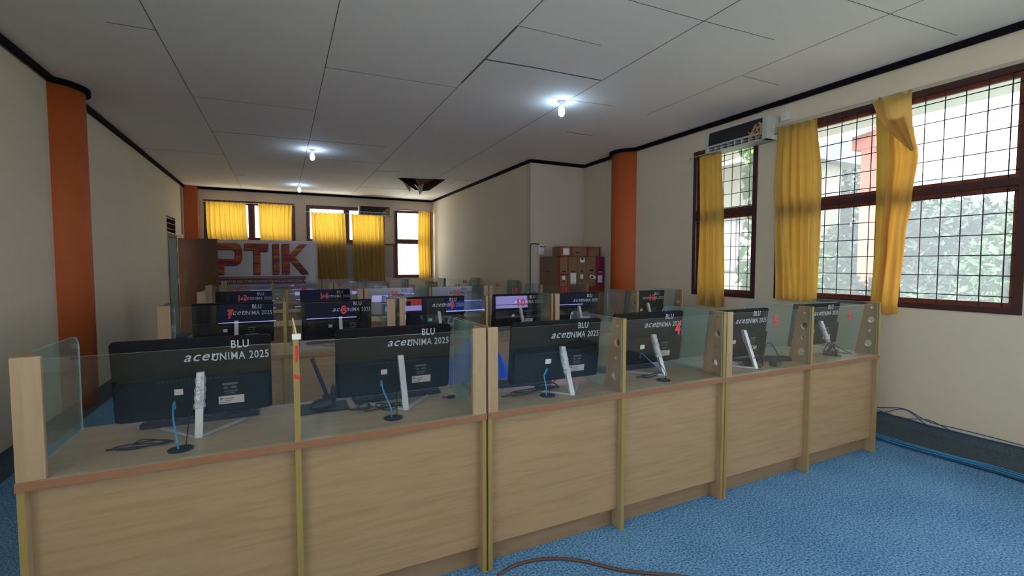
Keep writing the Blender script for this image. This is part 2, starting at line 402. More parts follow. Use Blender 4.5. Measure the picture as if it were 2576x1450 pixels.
struct(MB().box(XL - .15, XR + .15, YF - .15, YB + .15, -0.08, 0.0).build('floor', M['carpet']))
b = MB(); X0, X1, Y0, Y1, Z0, Z1 = 1.6, 3.6, 9.0, 11.2, ZC + .012, ZC + .8   # the space above the broken board
b.add([(X0, Y0, Z0), (X1, Y0, Z0), (X1, Y1, Z0), (X0, Y1, Z0), (X0, Y0, Z1), (X1, Y0, Z1), (X1, Y1, Z1), (X0, Y1, Z1)],
      [(4, 5, 6, 7), (0, 1, 5, 4), (2, 3, 7, 6), (0, 4, 7, 3), (1, 2, 6, 5)])
rv = struct(b.build('roof_void', M['void']))
# ceiling joints
def seam(pts, wd):
    mb = MB()
    for (xa, ya), (xb, yb) in zip(pts, pts[1:]):
        d = Vector((xb - xa, yb - ya)); d.normalize(); n = Vector((-d.y, d.x)) * wd / 2; z0, z1 = ZC - 0.0015, ZC + 0.001
        q = [(xa - n.x, ya - n.y), (xb - n.x, yb - n.y), (xb + n.x, yb + n.y), (xa + n.x, ya + n.y)]
        mb.prism(q, 'z', z0, z1)
    return mb.build('board_joint', M['seam'], ceil)
for pts, wd in [
    ([(-.80, YF), (-.81, 4.0), (-.79, 7.4), (-.79, 10.9), (-.79, 12.85)], .007), ([(.39, YF), (.387, 3.4), (.39, 7), (.388, 11), (.388, 12.85)], .008),
    ([(1.595, YF), (1.6, 3.2)], .008), ([(1.6, 3.2), (1.605, 4.42)], .016), ([(1.605, 4.42), (1.62, 7.0), (1.63, 10.1), (1.63, 12.8)], .008),
    ([(2.76, YF), (2.775, 2.25), (2.79, 3.75), (2.86, 7.0), (2.88, 12.8)], .008), ([(3.86, YF), (3.87, 1.7), (3.885, 3.1)], .006), ([(3.885, 3.1), (3.9, 4.4)], .005),
    ([(1.605, 3.826), (2.1, 3.79), (2.78, 3.772)], .018), ([(1.6, 3.19), (2.34, 3.18)], .006), ([(1.62, 2.58), (2.76, 2.545), (3.5, 2.51)], .006),
    ([(3.9, 3.105), (4.43, 3.107)], .006), ([(3.4, 1.93), (3.925, 1.90), (4.7, 1.85)], .006), ([(-1.1, 4.45), (-.81, 4.44)], .009),
    ([(-.80, 7.43), (.39, 7.36), (1.45, 7.28)], .010), ([(2.56, 4.38), (3.33, 4.31)], .006), ([(3.44, 5.42), (3.86, 5.41)], .012),
    ([(1.64, 9.2), (2.03, 9.14)], .02), ([(3.02, 9.9), (3.4, 9.86)], .02), ([(3.25, 9.45), (3.7, 9.4)], .02), ([(-.79, 10.83), (-.6, 10.82)], .02),
    ([(.39, 8.6), (1.62, 8.5)], .008), ([(-1.9, 9.0), (-.8, 8.93)], .006), ([(.39, 4.6), (1.6, 4.55)], .005), ([(-.8, 6.0), (.39, 5.93)], .005), ([(1.63, 11.3), (2.86, 11.2)], .01)]:
    seam(pts, wd if wd > .009 else wd * .7)
# broken ceiling board hanging down at the hole
t = root('broken_ceiling_board', (2.64, 9.85, ZC), label='torn ceiling board with brown flaps hanging from the hole near the back wall', cat='ceiling board')
def flap(pts, m, nm='hanging_flap'):
    mb = MB(); n = len(pts); c = Vector((2.64, 9.85, ZC))
    P = [Vector(p) - c for p in pts]; nn = (P[1] - P[0]).cross(P[2] - P[0]).normalized() * 0.006
    mb.add([p for p in P] + [p + nn for p in P], [tuple(range(n)), tuple(range(2 * n - 1, n - 1, -1))] + [(i, n + i, n + (i + 1) % n, (i + 1) % n) for i in range(n)])
    return mb.build(nm, m, t)
flap([(2.17, 9.79, ZC + .004), (2.66, 10.4, ZC + .004), (2.66, 10.05, ZC - .17), (2.58, 9.95, ZC - .19)], M['ply'])
flap([(2.3, 9.98, ZC + .002), (2.6, 10.4, ZC - .0), (2.52, 10.2, ZC - .20), (2.49, 10.15, ZC - .2)], M['ceil'])
flap([(3.11, 9.54, ZC + .004), (2.68, 10.4, ZC + .004), (2.74, 10.0, ZC - .20), (2.84, 9.85, ZC - .2)], M['ply'])
flap([(2.8, 10.1, ZC - .02), (2.7, 10.3, ZC - .05), (2.68, 10.0, ZC - .29), (2.72, 9.95, ZC - .22)], M['ceil'])
flap([(2.5, 9.8, ZC + .05), (2.95, 9.66, ZC + .03), (2.85, 10.0, ZC - .02), (2.66, 10.1, ZC - .05)], M['plytan'])
# cornice
tn = [0]
def trim(mb, m=None):
    tn[0] += 1
    return struct(mb.build('trim_%d' % tn[0], m or M['black']))
CH, CT = 0.05, 0.035
CR = (4.97, 5.97, 0.28); CL = (-2.02, 6.22, 0.28)
def archpts(c, r, xw, side):
    pts = []
    for k in range(0, 25):
        a = math.pi * k / 24
        x = c[0] - side * r * math.sin(a); y = c[1] - r * math.cos(a)
        if (x < xw) if side > 0 else (x > xw): pts.append((x, y))
    return pts
def band(path, side):
    mb = MB()
    for (xa, ya), (xb, yb) in zip(path, path[1:]):
        d = Vector((xb - xa, yb - ya)); n = Vector((-d.y, d.x)).normalized() * CT * side
        mb.prism([(xa, ya), (xb, yb), (xb + n.x, yb + n.y), (xa + n.x, ya + n.y)], 'z', ZC - CH, ZC)
    return mb
trim(band([(XR, YF)] + archpts(CR, .285, XR, 1) + [(XR, YA), (XA, YA), (XA, YB)], 1))
trim(band([(XL, YF)] + archpts(CL, .285, XL, -1) + [(XL, YB)], -1))
trim(band([(XL, YB), (XA, YB)], -1))
# round orange columns and the corner pier
for nm, c in (('wall_column', CR), ('wall_column', CL)):
    mb = MB(); mb.lathe([(c[2], 0), (c[2], ZC - 0.002)], 48, (c[0], c[1], 0)); o = struct(mb.build(nm, M['orange'], smooth=False))
    for p in o.data.polygons: p.use_smooth = abs(p.normal.z) < .5
struct(MB().box(XL + .0, -1.675, YB - .12, YB, 0, ZC - .002).build('wall_pier', M['orange']))
# dark carpet strips along the walls
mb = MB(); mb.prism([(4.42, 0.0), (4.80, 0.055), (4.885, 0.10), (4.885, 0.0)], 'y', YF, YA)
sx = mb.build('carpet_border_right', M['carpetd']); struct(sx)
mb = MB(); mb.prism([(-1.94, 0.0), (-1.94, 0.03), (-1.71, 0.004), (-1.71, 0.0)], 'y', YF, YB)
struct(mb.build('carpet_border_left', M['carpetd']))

# ------------------------------------------------------------------ windows
def window(name, axis, t, inward, u0, u1, z0, z1, mull=(), rails=(), grille=None, fw=0.05, sash=0.035, board_below=None):
    """frame, sashes, panes (and bars) filling an opening; t = room face of the wall, inward = +1/-1 toward the room"""
    r = struct(root(name))
    P = (lambda mb, a, b, c, d, ta, tb: mb.box(min(ta, tb), max(ta, tb), a, b, c, d)) if axis == 'x' else (lambda mb, a, b, c, d, ta, tb: mb.box(a, b, min(ta, tb), max(ta, tb), c, d))
    f = MB(); ta, tb = t + inward * .012, t - inward * .09
    P(f, u0, u0 + fw, z0, z1, ta, tb); P(f, u1 - fw, u1, z0, z1, ta, tb)
    P(f, u0 + fw, u1 - fw, z1 - fw, z1, ta, tb); P(f, u0 + fw, u1 - fw, z0, z0 + fw, ta, tb)
    for m_ in mull: P(f, m_ - .035, m_ + .035, z0 + fw, z1 - fw, ta, tb)
    cols = [u0 + fw] + [x for m_ in mull for x in (m_ - .035, m_ + .035)] + [u1 - fw]
    for ra in rails:
        for i in range(0, len(cols), 2): P(f, cols[i], cols[i + 1], ra - .035, ra + .02, ta, tb)
    f.build('window_frame', M['frame'], r)
    lv = [z0 + fw] + [x for ra in rails for x in (ra - .035, ra + .02)] + [z1 - fw]
    for i in range(0, len(cols), 2):
        for j in range(0, len(lv), 2):
            a, b_, c, d = cols[i], cols[i + 1], lv[j], lv[j + 1]
            s = MB(); sa, sb = t - inward * .03, t - inward * .07
            P(s, a, a + sash, c, d, sa, sb); P(s, b_ - sash, b_, c, d, sa, sb); P(s, a + sash, b_ - sash, c, c + sash, sa, sb); P(s, a + sash, b_ - sash, d - sash, d, sa, sb)
            s.build('sash', M['sash'], r)
            g = MB(); P(g, a + sash, b_ - sash, c + sash, d - sash, t - inward * .048, t - inward * .052); g.build('glass_pane', M['wglass'], r)
    if grille:
        g = MB(); tt = t - inward * .008; du, dz = grille
        n = int((u1 - u0) / du)
        for k in range(1, n + 1):
            u = u0 + fw + (k - .5) * (u1 - u0 - 2 * fw) / n
            p0, p1 = (u, z0 + fw), (u, z1 - fw)
            q = [(tt, *p0), (tt, *p1)] if axis == 'x' else [(p0[0], tt, p0[1]), (p1[0], tt, p1[1])]
            g.tube(q, .0042, 6, smooth_pts=False)
        n = int((z1 - z0) / dz)
        for k in range(1, n + 1):
            z = z0 + fw + (k - .5) * (z1 - z0 - 2 * fw) / n
            q = [(tt - inward * .004, u0 + fw, z), (tt - inward * .004, u1 - fw, z)] if axis == 'x' else [(u0, tt, z), (u1, tt, z)]
            g.tube(q, .0042, 6, smooth_pts=False)
        g.build('iron_grille', M['iron'], r)
    return r
window('window_1', 'x', XR, -1, *WB, mull=(2.40,), rails=(2.075,), grille=(0.131, 0.166))
window('window_2', 'x', XR, -1, *WA, mull=(), rails=(2.085,), grille=(0.125, 0.166))
window('fill_window_right', 'x', XR, -1, *WC, mull=(-.85,), rails=(2.075,), grille=(0.131, 0.166))  # unseen window, added beside the camera to brighten the carpet
window('window_4', 'y', YB, -1, *W1, mull=(-.62,))
window('window_5', 'y', YB, -1, *W2, mull=(1.53,))
window('window_6', 'y', YB, -1, *W3, rails=(2.07,))
window('fill_window_left', 'x', XL, 1, *WL, mull=(-1.7, -.6))  # unseen window, added as fill for right wall, carpet and ceiling
window('fill_window_rear', 'y', YF, 1, *WR, mull=(3.5,))  # unseen window, added to light the desk fronts from behind
# grey boarding with red trim beneath the back windows
r = root('grey_wall_board', (0, 0, 0), label='speckled grey board with red trim under the back window, behind long curtains', cat='wall board')
MB().box(.60, 2.70, YB - .02, YB - .001, 1.1, 1.95).build('board', mat('speckled grey board', (0.36, 0.33, 0.31), 0.8, noise=0.3, nscale=30), r)
mb = MB(); mb.box(.575, 2.75, YB - .03, YB - .001, 1.95, 1.995); mb.box(2.70, 2.75, YB - .03, YB - .001, 1.08, 1.95); mb.box(.575, .60, YB - .03, YB - .001, 1.08, 1.95)
mb.build('red_trim', M['redtrim'], r)

# ------------------------------------------------------------------ curtains
def curtain(name, axis, t, rows, folds, amp, label, group, m=None, nu=60, nz=28, phase=0.0, ringtop=True, flare=0.0):
    """rows: (z, u_left, u_right) from top to bottom; pleated cloth hung in the plane t"""
    rows = sorted(rows, key=lambda q: -q[0]); zt, zb = rows[0][0], rows[-1][0]
    def lim(z):
        for (za, la, ra), (zc, lc, rc) in zip(rows, rows[1:]):
            if zc <= z <= za + 1e-9:
                k = (za - z) / max(za - zc, 1e-6); k = k * k * (3 - 2 * k)
                return la + (lc - la) * k, ra + (rc - ra) * k
        return rows[-1][1:]
    vs = []; fs = []; rnd = random.Random(len(label) + int(folds * 10))
    ph = [rnd.uniform(-.5, .5) for _ in range(8)]
    for j in range(nz + 1):
        kz = j / nz; z = zt + (zb - zt) * kz; l, rr = lim(z)
        for i in range(nu + 1):
            s = i / nu
            u = l + (rr - l) * (s + 0.012 * math.sin(s * folds * 6.283 * 2 + ph[0]))
            a = amp * (0.55 + 0.45 * math.sin(kz * 2.5 + ph[1])) * (1 + flare * kz)
            d = a * math.sin(s * folds * 6.283 + phase + 0.9 * math.sin(kz * 3 + ph[2])) + a * .35 * math.sin(s * folds * 2.3 * 6.283 + ph[3] + kz * 2)
            zz = z + (0.008 * math.sin(s * folds * 6.283) if j in (0, nz) else 0)
            vs.append((t + d, u, zz) if axis == 'x' else (u, t + d, zz))
    for j in range(nz):
        for i in range(nu):
            a = j * (nu + 1) + i; fs.append((a, a + 1, a + nu + 2, a + nu + 1))
    o = MB().add(vs, fs).build(name, m or M['curt'], smooth=True)
    tag(o, label, 'curtain', group); return o
curtain('curtain', 'x', 4.80, [(2.815, 4.09, 4.42), (1.97, 4.05, 4.41), (0.93, 4.01, 4.42)], 3, .03, 'narrow yellow curtain half drawn across the small barred window under the air conditioner', 'yellow curtains on the right wall', ringtop=False)
curtain('curtain', 'x', 4.79, [(2.90, 2.95, 3.37), (2.3, 2.90, 3.40), (1.88, 2.90, 3.37), (1.08, 2.90, 3.33)], 5, .03, 'wide yellow curtain at the left end of the big barred window', 'yellow curtains on the right wall')
# the twisted curtain: two overlapping pleats, the front one folded over at the top
t = root('curtain', (0, 0, 0), label='twisted orange yellow curtain hanging in front of the middle of the big window', cat='curtain', group='yellow curtains on the right wall')
def sheet(rows, folds, amp, m, nm, tt, nu=36, nz=30):
    o = curtain(nm, 'x', tt, rows, folds, amp, 'x', None, m, nu, nz)
    for k in ('label', 'category'): del o[k]
    o.parent = t; return o
sheet([(2.88, 2.30, 2.44), (2.3, 2.27, 2.42), (1.69, 2.28, 2.41), (1.08, 2.33, 2.43)], 1.2, .012, M['curt'], 'back_panel', 4.80)
sheet([(2.70, 2.17, 2.31), (2.55, 2.13, 2.30), (2.37, 2.10, 2.29), (2.0, 2.135, 2.31), (1.69, 2.17, 2.33), (1.02, 2.20, 2.355)], 1.6, .018, clothmat('orange curtain cloth', (0.50, 0.27, 0.08), (0.62, 0.31, 0.05)), 'front_panel', 4.765)
mb = MB(); vs = []; fs = []
prof = [(2.90, 2.14, 2.45), (2.84, 2.15, 2.42), (2.74, 2.145, 2.38), (2.62, 2.13, 2.31), (2.50, 2.12, 2.22), (2.40, 2.11, 2.14)]
for j, (z, a, b_) in enumerate(prof):
    for i in range(13):
        s = i / 12; vs.append((4.735 + .014 * math.sin(s * 15 + j) + .012 * (j == 0) * math.sin(i * 4), a + (b_ - a) * s, z - 0.14 * s * (0 < j < 5) * 0 + .015 * math.sin(i * 2.2) * (j == 0)))
for j in range(5):
    for i in range(12):
        a = j * 13 + i; fs.append((a, a + 1, a + 14, a + 13))
mb.add(vs, fs); mb.build('folded_top', M['curtback'], t, smooth=True)
def rod(pts, r, label, ends=True):
    t_ = root('curtain_rod', pts[0], label=label, cat='curtain rod', group='curtain rods')
    o = Vector(pts[0]); MB().tube([Vector(p) - o for p in pts], r, 8, smooth_pts=False).build('rod', M['rod'], t_)
    for p in (pts[0], pts[-1]):
        q = Vector(p) - o; MB().lathe([(.012, -.012), (.016, 0), (.012, .012)], 12, q).build('end_cap', M['plwhite'], t_, smooth=True)
rod([(4.80, 4.60, 2.83), (4.80, 3.64, 2.82)], .006, 'thin pale curtain rod across the small barred window')
rod([(4.80, 3.42, 2.93), (4.80, 1.40, 2.92)], .007, 'long pale curtain rod above the big barred window')
GB = 'yellow curtains on the back wall'
CY = 12.76
curtain('curtain', 'y', CY, [(2.888, -1.53, -.73), (2.3, -1.52, -.72), (1.95, -1.50, -.69)], 8, .016, 'short yellow curtain on the leftmost back window, nearest the orange pier', GB, phase=1)
curtain('curtain', 'y', CY, [(2.895, -.47, .26), (2.3, -.46, .24), (1.95, -.44, .24)], 8, .016, 'short yellow curtain on the back window above the letters T and I of the banner', GB, phase=2)
curtain('curtain', 'y', CY, [(2.735, .68, 1.48), (2.0, .70, 1.50), (1.08, .74, 1.53)], 8, .022, 'long yellow curtain just right of the banner on the back wall', GB, phase=0)
curtain('curtain', 'y', CY, [(2.73, 1.63, 2.44), (2.0, 1.65, 2.46), (1.0, 1.66, 2.46)], 8, .022, 'long yellow curtain below the air conditioner on the back wall', GB, phase=3)
curtain('curtain', 'y', CY, [(2.88, 3.37, 3.70), (2.0, 3.36, 3.70), (1.05, 3.38, 3.71)], 4, .02, 'narrow yellow curtain in the back right corner window', GB, phase=0)
rod([(-1.57, CY, 2.875), (.31, CY, 2.885)], .006, 'dark curtain rod over the leftmost back window')
rod([(.55, CY, 2.745), (2.50, CY, 2.74)], .006, 'pale curtain rod under the back wall air conditioner')
rod([(2.74, CY, 2.895), (3.77, CY, 2.895)], .006, 'curtain rod over the narrow back right window')

# ------------------------------------------------------------------ desks
G = {}
def side_outline():
    y0, y1, z0, z1, r_ = .10, .53, .766, 1.165, .05
    pts = [(y0, z0), (y1, z0), (y1, z1 - r_)]
    pts += [(y1 - r_ + r_ * math.cos(a), z1 - r_ + r_ * math.sin(a)) for a in (R(22), R(45), R(68), R(90))]
    return pts + [(y0, z1)]
hb_v, hb_f = holed([(0.0, .765), (.160, .765), (.092, 1.165), (0.0, 1.165)], [circ(.047, 1.125, .0115), circ(.050, 1.03, .024), circ(.060, .945, .0115), (circ(.066, .845, .026))], .018)
def number(s, cx, parent_root, x0, y0):
    wd = .042 * len(s); mb = text_mb(s, wd, .070, .0008, .035)
    mb.xf(Matrix.Translation((cx - x0 - wd / 2, .0095, 1.055))); return mb
def desk(row, nums, xl, xm, xr, y0, wl, wr, label, numx=None, grommets=(), mid_wide=False, absent=()):
    r_ = root('computer_desk', (xl, y0, 0), label=label, cat='desk', group='oak computer desks in row %s' % row)
    W = xr - xl; mx = xm - xl; T = .022
    MB().box(0, W, -.006, .57, .735, .765, front=1).build('worktop', [M['top'], M['brown']], r_, bevel=.001)
    xs = [(0.002, T), (mx - T / 2, mx + T / 2), (W - T, W - .002)]
    for a, b_ in xs:
        MB().box(a, b_, 0, .55, 0, .735, front=1).build('side_panel', [M['oakv'], M['edge']], r_, bevel=.001)
    for (a, b_) in ((xs[0][1], xs[1][0]), (xs[1][1], xs[2][0])):
        pn = MB().box(a, b_, .035, .050, .112, .735).build('front_panel', M['oak'], r_)
        MB().box(a, b_, .0345, .050, .108, .1122).build('shade_line', M['brown'], pn)  # dark strip painted in as the shadow line under the panel
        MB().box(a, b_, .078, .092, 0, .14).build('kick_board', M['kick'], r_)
    for i, (a, b_) in enumerate(xs):
        c = (a + b_) / 2
        wide = (i == 0 and wl) or (i == 2 and wr) or (i == 1 and mid_wide)
        mb = MB(); yo = .018 if wide else .003
        mb.add([(c + v.z, v.x + yo, v.y) for v in hb_v], hb_f); mb.build('divider_board', M['holes'], r_)
        if wide:
            if i == 0: q = (a, a + (.074 if xl < 0 else .050))
            elif i == 2: q = (b_ - .066, b_)
            else: q = (mx - .055, mx + .055)
            MB().box(q[0], q[1], 0, .018, .765, 1.165).build('corner_board', M['oakv'], r_, bevel=.001)
        else:
            MB().box(a, b_, -.001, .004, .765, 1.166).build('edge_strip', M['edge'], r_)
        mb = MB(); mb.prism(side_outline(), 'x', c - .0025, c + .0025, 0, 1)
        mb.build('side_glass', [M['sglass'], M['gedge']], r_)
    k0 = (.074 if xl < 0 else .052) if wl else T; k1 = W - (.066 if wr else T); hm = .055 if mid_wide else T / 2
    bays = ((k0, mx - hm), (mx + hm, k1))
    for i, (a, b_) in enumerate(bays):
        g = MB().box(a, b_, .010, .015, .766, 1.155, edges=1).build('front_glass', [M['glass'], M['gedge']], r_)
        if nums[i] and nums[i] not in absent:
            nx = (numx or {}).get(nums[i], xl + (a + b_) / 2)
            number(nums[i], nx, r_, xl, y0).build('number_sticker', M['red'], g)
    for (gx, gy) in grommets:
        mb = MB().lathe([(.042, 0), (.042, .003), (.034, .005), (.0, .004)], 24, (gx - xl, gy - y0, .765)); mb.build('cable_grommet', M['rubber'], r_, smooth=False)
    return r_
Y1_, Y2_, Y3_, Y4_, Y5_ = 2.0, 4.0, 5.82, 7.45, 9.2
D = desk
D('one, nearest the camera', ('', ''), -.775, .042, .843, Y1_, True, True, 'oak two-seat desk at the left end of the nearest row, red tape on its post', grommets=[(-.355, 2.105), (.437, 2.12)])
D('one, nearest the camera', ('', '4'), .849, 1.645, 2.425, Y1_, True, False, 'oak two-seat desk in the middle of the nearest row, red number 4 on glass', {'4': 2.035}, [(1.245, 2.13), (2.035, 2.115)])
D('one, nearest the camera', ('5', '6'), 2.431, 3.27, 4.105, Y1_, True, False, 'oak two-seat desk at the right end of the nearest row, numbers 5 and 6', {'5': 2.896, '6': 3.718}, [(2.86, 2.13), (3.75, 2.12)])
D('two', ('7', '8'), -.785, .012, .852, Y2_, True, True, 'oak two-seat computer desk in the second row with red numbers 7 and 8', {'7': -.345, '8': .442}, [(-.30, 4.12), (.45, 4.12)])
D('two', ('9', '10'), .886, 1.69, 2.40, Y2_, True, False, 'oak two-seat computer desk in the second row with red numbers 9 and 10', {'9': 1.357, '10': 2.052}, [(1.3, 4.12), (2.1, 4.12)])
D('two', ('', '12'), 2.42, 3.465, 4.125, Y2_, True, False, 'oak two-seat computer desk in the second row with red number 12', {'12': 3.68}, [(2.85, 4.12), (3.8, 4.12)])
D('three', ('13', '14'), -.80, .045, .865, Y3_, True, True, 'oak two-seat computer desk in the third row with red numbers 13 and 14', {'13': -.385, '14': .436})
D('three', ('15', '16'), .875, 1.68, 2.485, Y3_, True, True, 'oak two-seat computer desk in the third row with red numbers 15 and 16', {'15': 1.245, '16': 2.04})
D('three', ('17', '18'), 2.492, 3.30, 4.10, Y3_, True, False, 'oak two-seat computer desk in the third row with red numbers 17 and 18', {'17': 2.885})
D('four', ('19', '20'), -.925, -.136, .68, Y4_, True, True, 'oak two-seat computer desk in the fourth row with red numbers 19 and 20', {'19': -.568, '20': .273})
D('four', ('21', '22'), .69, 1.50, 2.25, Y4_, True, False, 'oak two-seat computer desk in the fourth row with red number 21', {'21': .987})
D('four', ('23', '24'), 2.26, 3.03, 3.785, Y4_, False, False, 'oak two-seat computer desk in the fourth row with red numbers 23 and 24', {'23': 2.62, '24': 3.35})
D('five, farthest back', ('25', '26'), -.915, -.141, .64, Y5_, True, True, 'oak two-seat computer desk in the farthest row with red numbers 25 and 26', {'25': -.594, '26': .222})
D('five, farthest back', ('27', '28'), .65, 1.43, 2.2, Y5_, True, False, 'oak two-seat computer desk in the farthest row with red numbers 27 and 28', {'27': .955, '28': 1.805})
D('five, farthest back', ('29', '30'), 2.21, 2.98, 3.74, Y5_, False, False, 'oak two-seat computer desk in the farthest row with red numbers 29 and 30', {'29': 2.601, '30': 3.391})
# red tape and the white clip with its stick on the first middle post
r_ = root('post_clip', (.045, Y1_, 1.166), label='white plastic clip holding a thin yellow stick on the nearest middle desk post', cat='clip')
MB().box(-.016, .016, -.005, .022, -.0, .022).build('clip', M['clear'], r_, bevel=.003)
MB().tube([(0, .005, .02), (-.012, .008, .085)], .0028, 6, smooth_pts=False).build('stick', M['ystick'], r_)
r_ = root('red_tape', (.045, Y1_ - .002, 1.0), label='torn strips of red tape on the front of the nearest middle desk post', cat='tape')
MB().prism([(-.006, .075), (.001, .08), (.006, .12), (.003, .145), (-.005, .143), (-.006, .11)], 'y', -.0008, .0008).build('tape_strip', M['red'], r_)
MB().prism([(-.011, .015), (.011, .010), (.012, .030), (.006, .024), (-.006, .028), (-.011, .035)], 'y', -.0008, .0008).build('tape_strip', M['red'], r_)

# ------------------------------------------------------------------ all-in-one computers (their backs face the camera)
TILT = Matrix.Translation((0, .018, .055)) @ Matrix.Rotation(R(7), 4, 'X')   # panel space: x, depth y (screen at +y), up z
def rrect(x0, x1, z0, z1, r_=.012, n=4):
    pts = []
    for cx, cz, a0 in ((x1 - r_, z0 + r_, -90), (x1 - r_, z1 - r_, 0), (x0 + r_, z1 - r_, 90), (x0 + r_, z0 + r_, 180)):
        for k in range(n + 1):
            a = R(a0 + 90 * k / n); pts.append((cx + r_ * math.cos(a), cz + r_ * math.sin(a)))
    return pts
HW, HH = .28, .333
def make_computer(white=False):
    r_ = root('all_in_one_computer')
    hm = M['mwhite'] if white else M['mblack']; bm_ = M['mwhite'] if white else M['mblack2']
    pm = M['darkprint'] if white else M['greytext']
    mb = MB().prism(rrect(-HW, HW, 0, HH), 'y', -.012, .010); mb.xf(TILT).build('display_housing', hm, r_)
    mb = MB().prism(rrect(-.268, .268, .006, .175, .015), 'y', -.036, -.012)
    mb.xf(TILT); rc = mb.build('rear_cover', bm_, r_, bevel=.004)
    for k, (z0, z1, wd) in enumerate(((.148, .152, .08), (.138, .142, .06))):
        pass
    v = MB()
    for k in range(18): v.box(-.13 + k * .015, -.122 + k * .015, -.0365, -.0358, .162, .167)
    v.xf(TILT).build('vent_slots', M['darkprint'], rc)
    # print on the back
    for s, wd, h, x, z, sh, bo in (('acer', .133, .030, -.040, .236, .35, .006), ('UNIMA 2025', .212, .034, .0595, .232, 0, .008), ('BLU', .066, .034, .130, .283, 0, .012)):
        if s == 'acer': wd = .125
        mb = text_mb(s, wd, h if s != 'acer' else .028, .0005, bo, sh)
        yy = -.0130 if s != 'acer' else -.0127
        mb.xf(TILT @ Matrix.Translation((x, yy, z))).build('back_lettering', pm, r_)
    mb = MB()
    for k, (x, z, wd, h) in enumerate(((.095, .128, .055, .010), (.097, .112, .016, .009), (.125, .112, .022, .009), (.100, .098, .05, .005), (.100, .090, .04, .004))):
        mb.box(x, x + wd, -.0368, -.036, z, z + h)
    mb.xf(TILT).build('certification_marks', M['dimprint'], rc)
    mb = MB().box(.078, .173, -.0372, -.036, .045, .080); lb = mb.xf(TILT).build('serial_label', M['label'], rc)
    mb = MB(); mb.box(.084, .094, -.0378, -.0372, .066, .073); mb.box(.10, .135, -.0378, -.0372, .067, .070); mb.box(.10, .128, -.0378, -.0372, .058, .0605); mb.box(.084, .12, -.0378, -.0372, .050, .052)
    mb.xf(TILT).build('label_print', M['dimprint'], lb)
    mb = MB().box(-.075, -.045, -.0372, -.036, .105, .130); mb.xf(TILT).build('small_sticker', M['label'], rc)
    # stand
    mb = MB(); mb.prism([(-.215, -.055), (-.200, -.055), (-.028, .150), (-.028, .190), (-.045, .190)], 'x', -.015, .015)
    # leg profile is given in (y,z); shift so that it meets the desk
    mb = MB(); mb.prism([(-.150, .0), (-.136, .0), (-.030, .215), (-.030, .245), (-.052, .245)], 'x', .005, .033)
    mb.build('stand_leg', M['silver'], r_, bevel=.002)
    for s in (-1, 1):
        x = .019; mb = MB(); a = Vector((x, -.142, 0)); e = Vector((x + s * .155, .035, 0)); d = (e - a).normalized(); n = Vector((-d.y, d.x, 0))
        q = [a - n * .012, e - n * .005, e + n * .005, a + n * .012]
        mb.prism([(p.x, p.y) for p in q], 'z', 0, .010); mb.build('stand_foot', M['silver'], r_, bevel=.0015)
    return r_
def screen(r_, rects):
    mb = MB().box(-HW + .008, HW - .008, .0100, .0106, .018, HH - .008); s = mb.xf(TILT).build('screen', M['scr'], r_)
    for (x0, x1, z0, z1, mm) in rects:
        mb = MB().box(x0, x1, .0106, .0110, z0, z1); mb.xf(TILT).build('screen_window', M[mm], s)
ZW = .766
proto = make_computer(); protow = make_computer(True)
BAR = [(-.265, .265, .024, .033, 'bar')]
comps = [  # (x centre, y, rz deg, white, label, screen)
    (-.332, 2.355, 0, 0, 'black all-in-one computer at the left end of the nearest row', BAR),
    (.497, 2.355, 0, 0, 'black all-in-one computer right of the post with red tape, nearest row', BAR),
    (1.346, 2.22, 0, 0, 'black all-in-one computer with wrapped silver leg beside the blue chair', [(-.23, .215, .175, .205, 'sred'), (.08, .215, .12, .18, 'sred'), (-.23, .215, .055, .12, 'lil')]),
    (2.104, 2.34, 0, 0, 'black all-in-one computer behind the glass with red number 4', [(-.265, .265, .05, .17, 'sblue'), (-.265, .265, .035, .05, 'bar')]),
    (2.79, 2.22, 0, 0, 'black all-in-one computer with tangled cables behind the glass with red number 5', [(-.22, .265, .085, .21, 'lil'), (-.22, .265, .035, .078, 'lil')]),
    (3.775, 2.30, 0, 0, 'black all-in-one computer behind the glass with red number 6', [(-.265, .15, .05, .06, 'bar')]),
    (-.351, 4.35, 0, 0, 'black all-in-one computer behind the glass with red number 7', BAR),
    (.42, 4.29, 0, 0, 'black all-in-one computer behind the glass with red number 8', BAR + [(-.26, -.20, .19, .24, 'lil')]),
    (1.308, 4.35, 0, 0, 'black all-in-one computer with cyan sticker behind the red number 9', [(-.1, .2, .06, .16, 'lil')]),
    (2.174, 4.35, 0, 0, 'black all-in-one computer behind the glass with red number 10', BAR),
    (2.83, 4.26, 0, 0, 'black all-in-one computer in the unnumbered bay left of number 12', BAR),
    (3.745, 4.22, 0, 0, 'black all-in-one computer with yellow sticker behind the red number 12', BAR),
    (-.386, 6.12, 0, 0, 'black all-in-one computer behind the glass with red number 13', BAR),
    (.468, 6.12, 0, 0, 'black all-in-one computer behind the glass with red number 14', BAR),
    (1.235, 6.06, 0, 1, 'pale grey all-in-one computer behind the glass with red number 15', []),
    (2.068, 6.12, 0, 1, 'pale grey all-in-one computer behind the glass with red number 16', []),
]
C_ = []
for i, (x, y, rz, wh, lab, rc) in enumerate(comps):
    src = protow if wh else proto
    if i == 0: o = proto
    elif i == 14: o = protow
    else: o = copy_tree(src)
    C_.append(o)
for o, (x, y, rz, wh, lab, rc) in zip(C_, comps):
    o.location = (x, y, ZW); o.rotation_euler = (0, 0, R(rz)); tag(o, lab, 'computer', 'all-in-one computers on the desks')
for o, c in zip(C_, comps): screen(o, c[5])
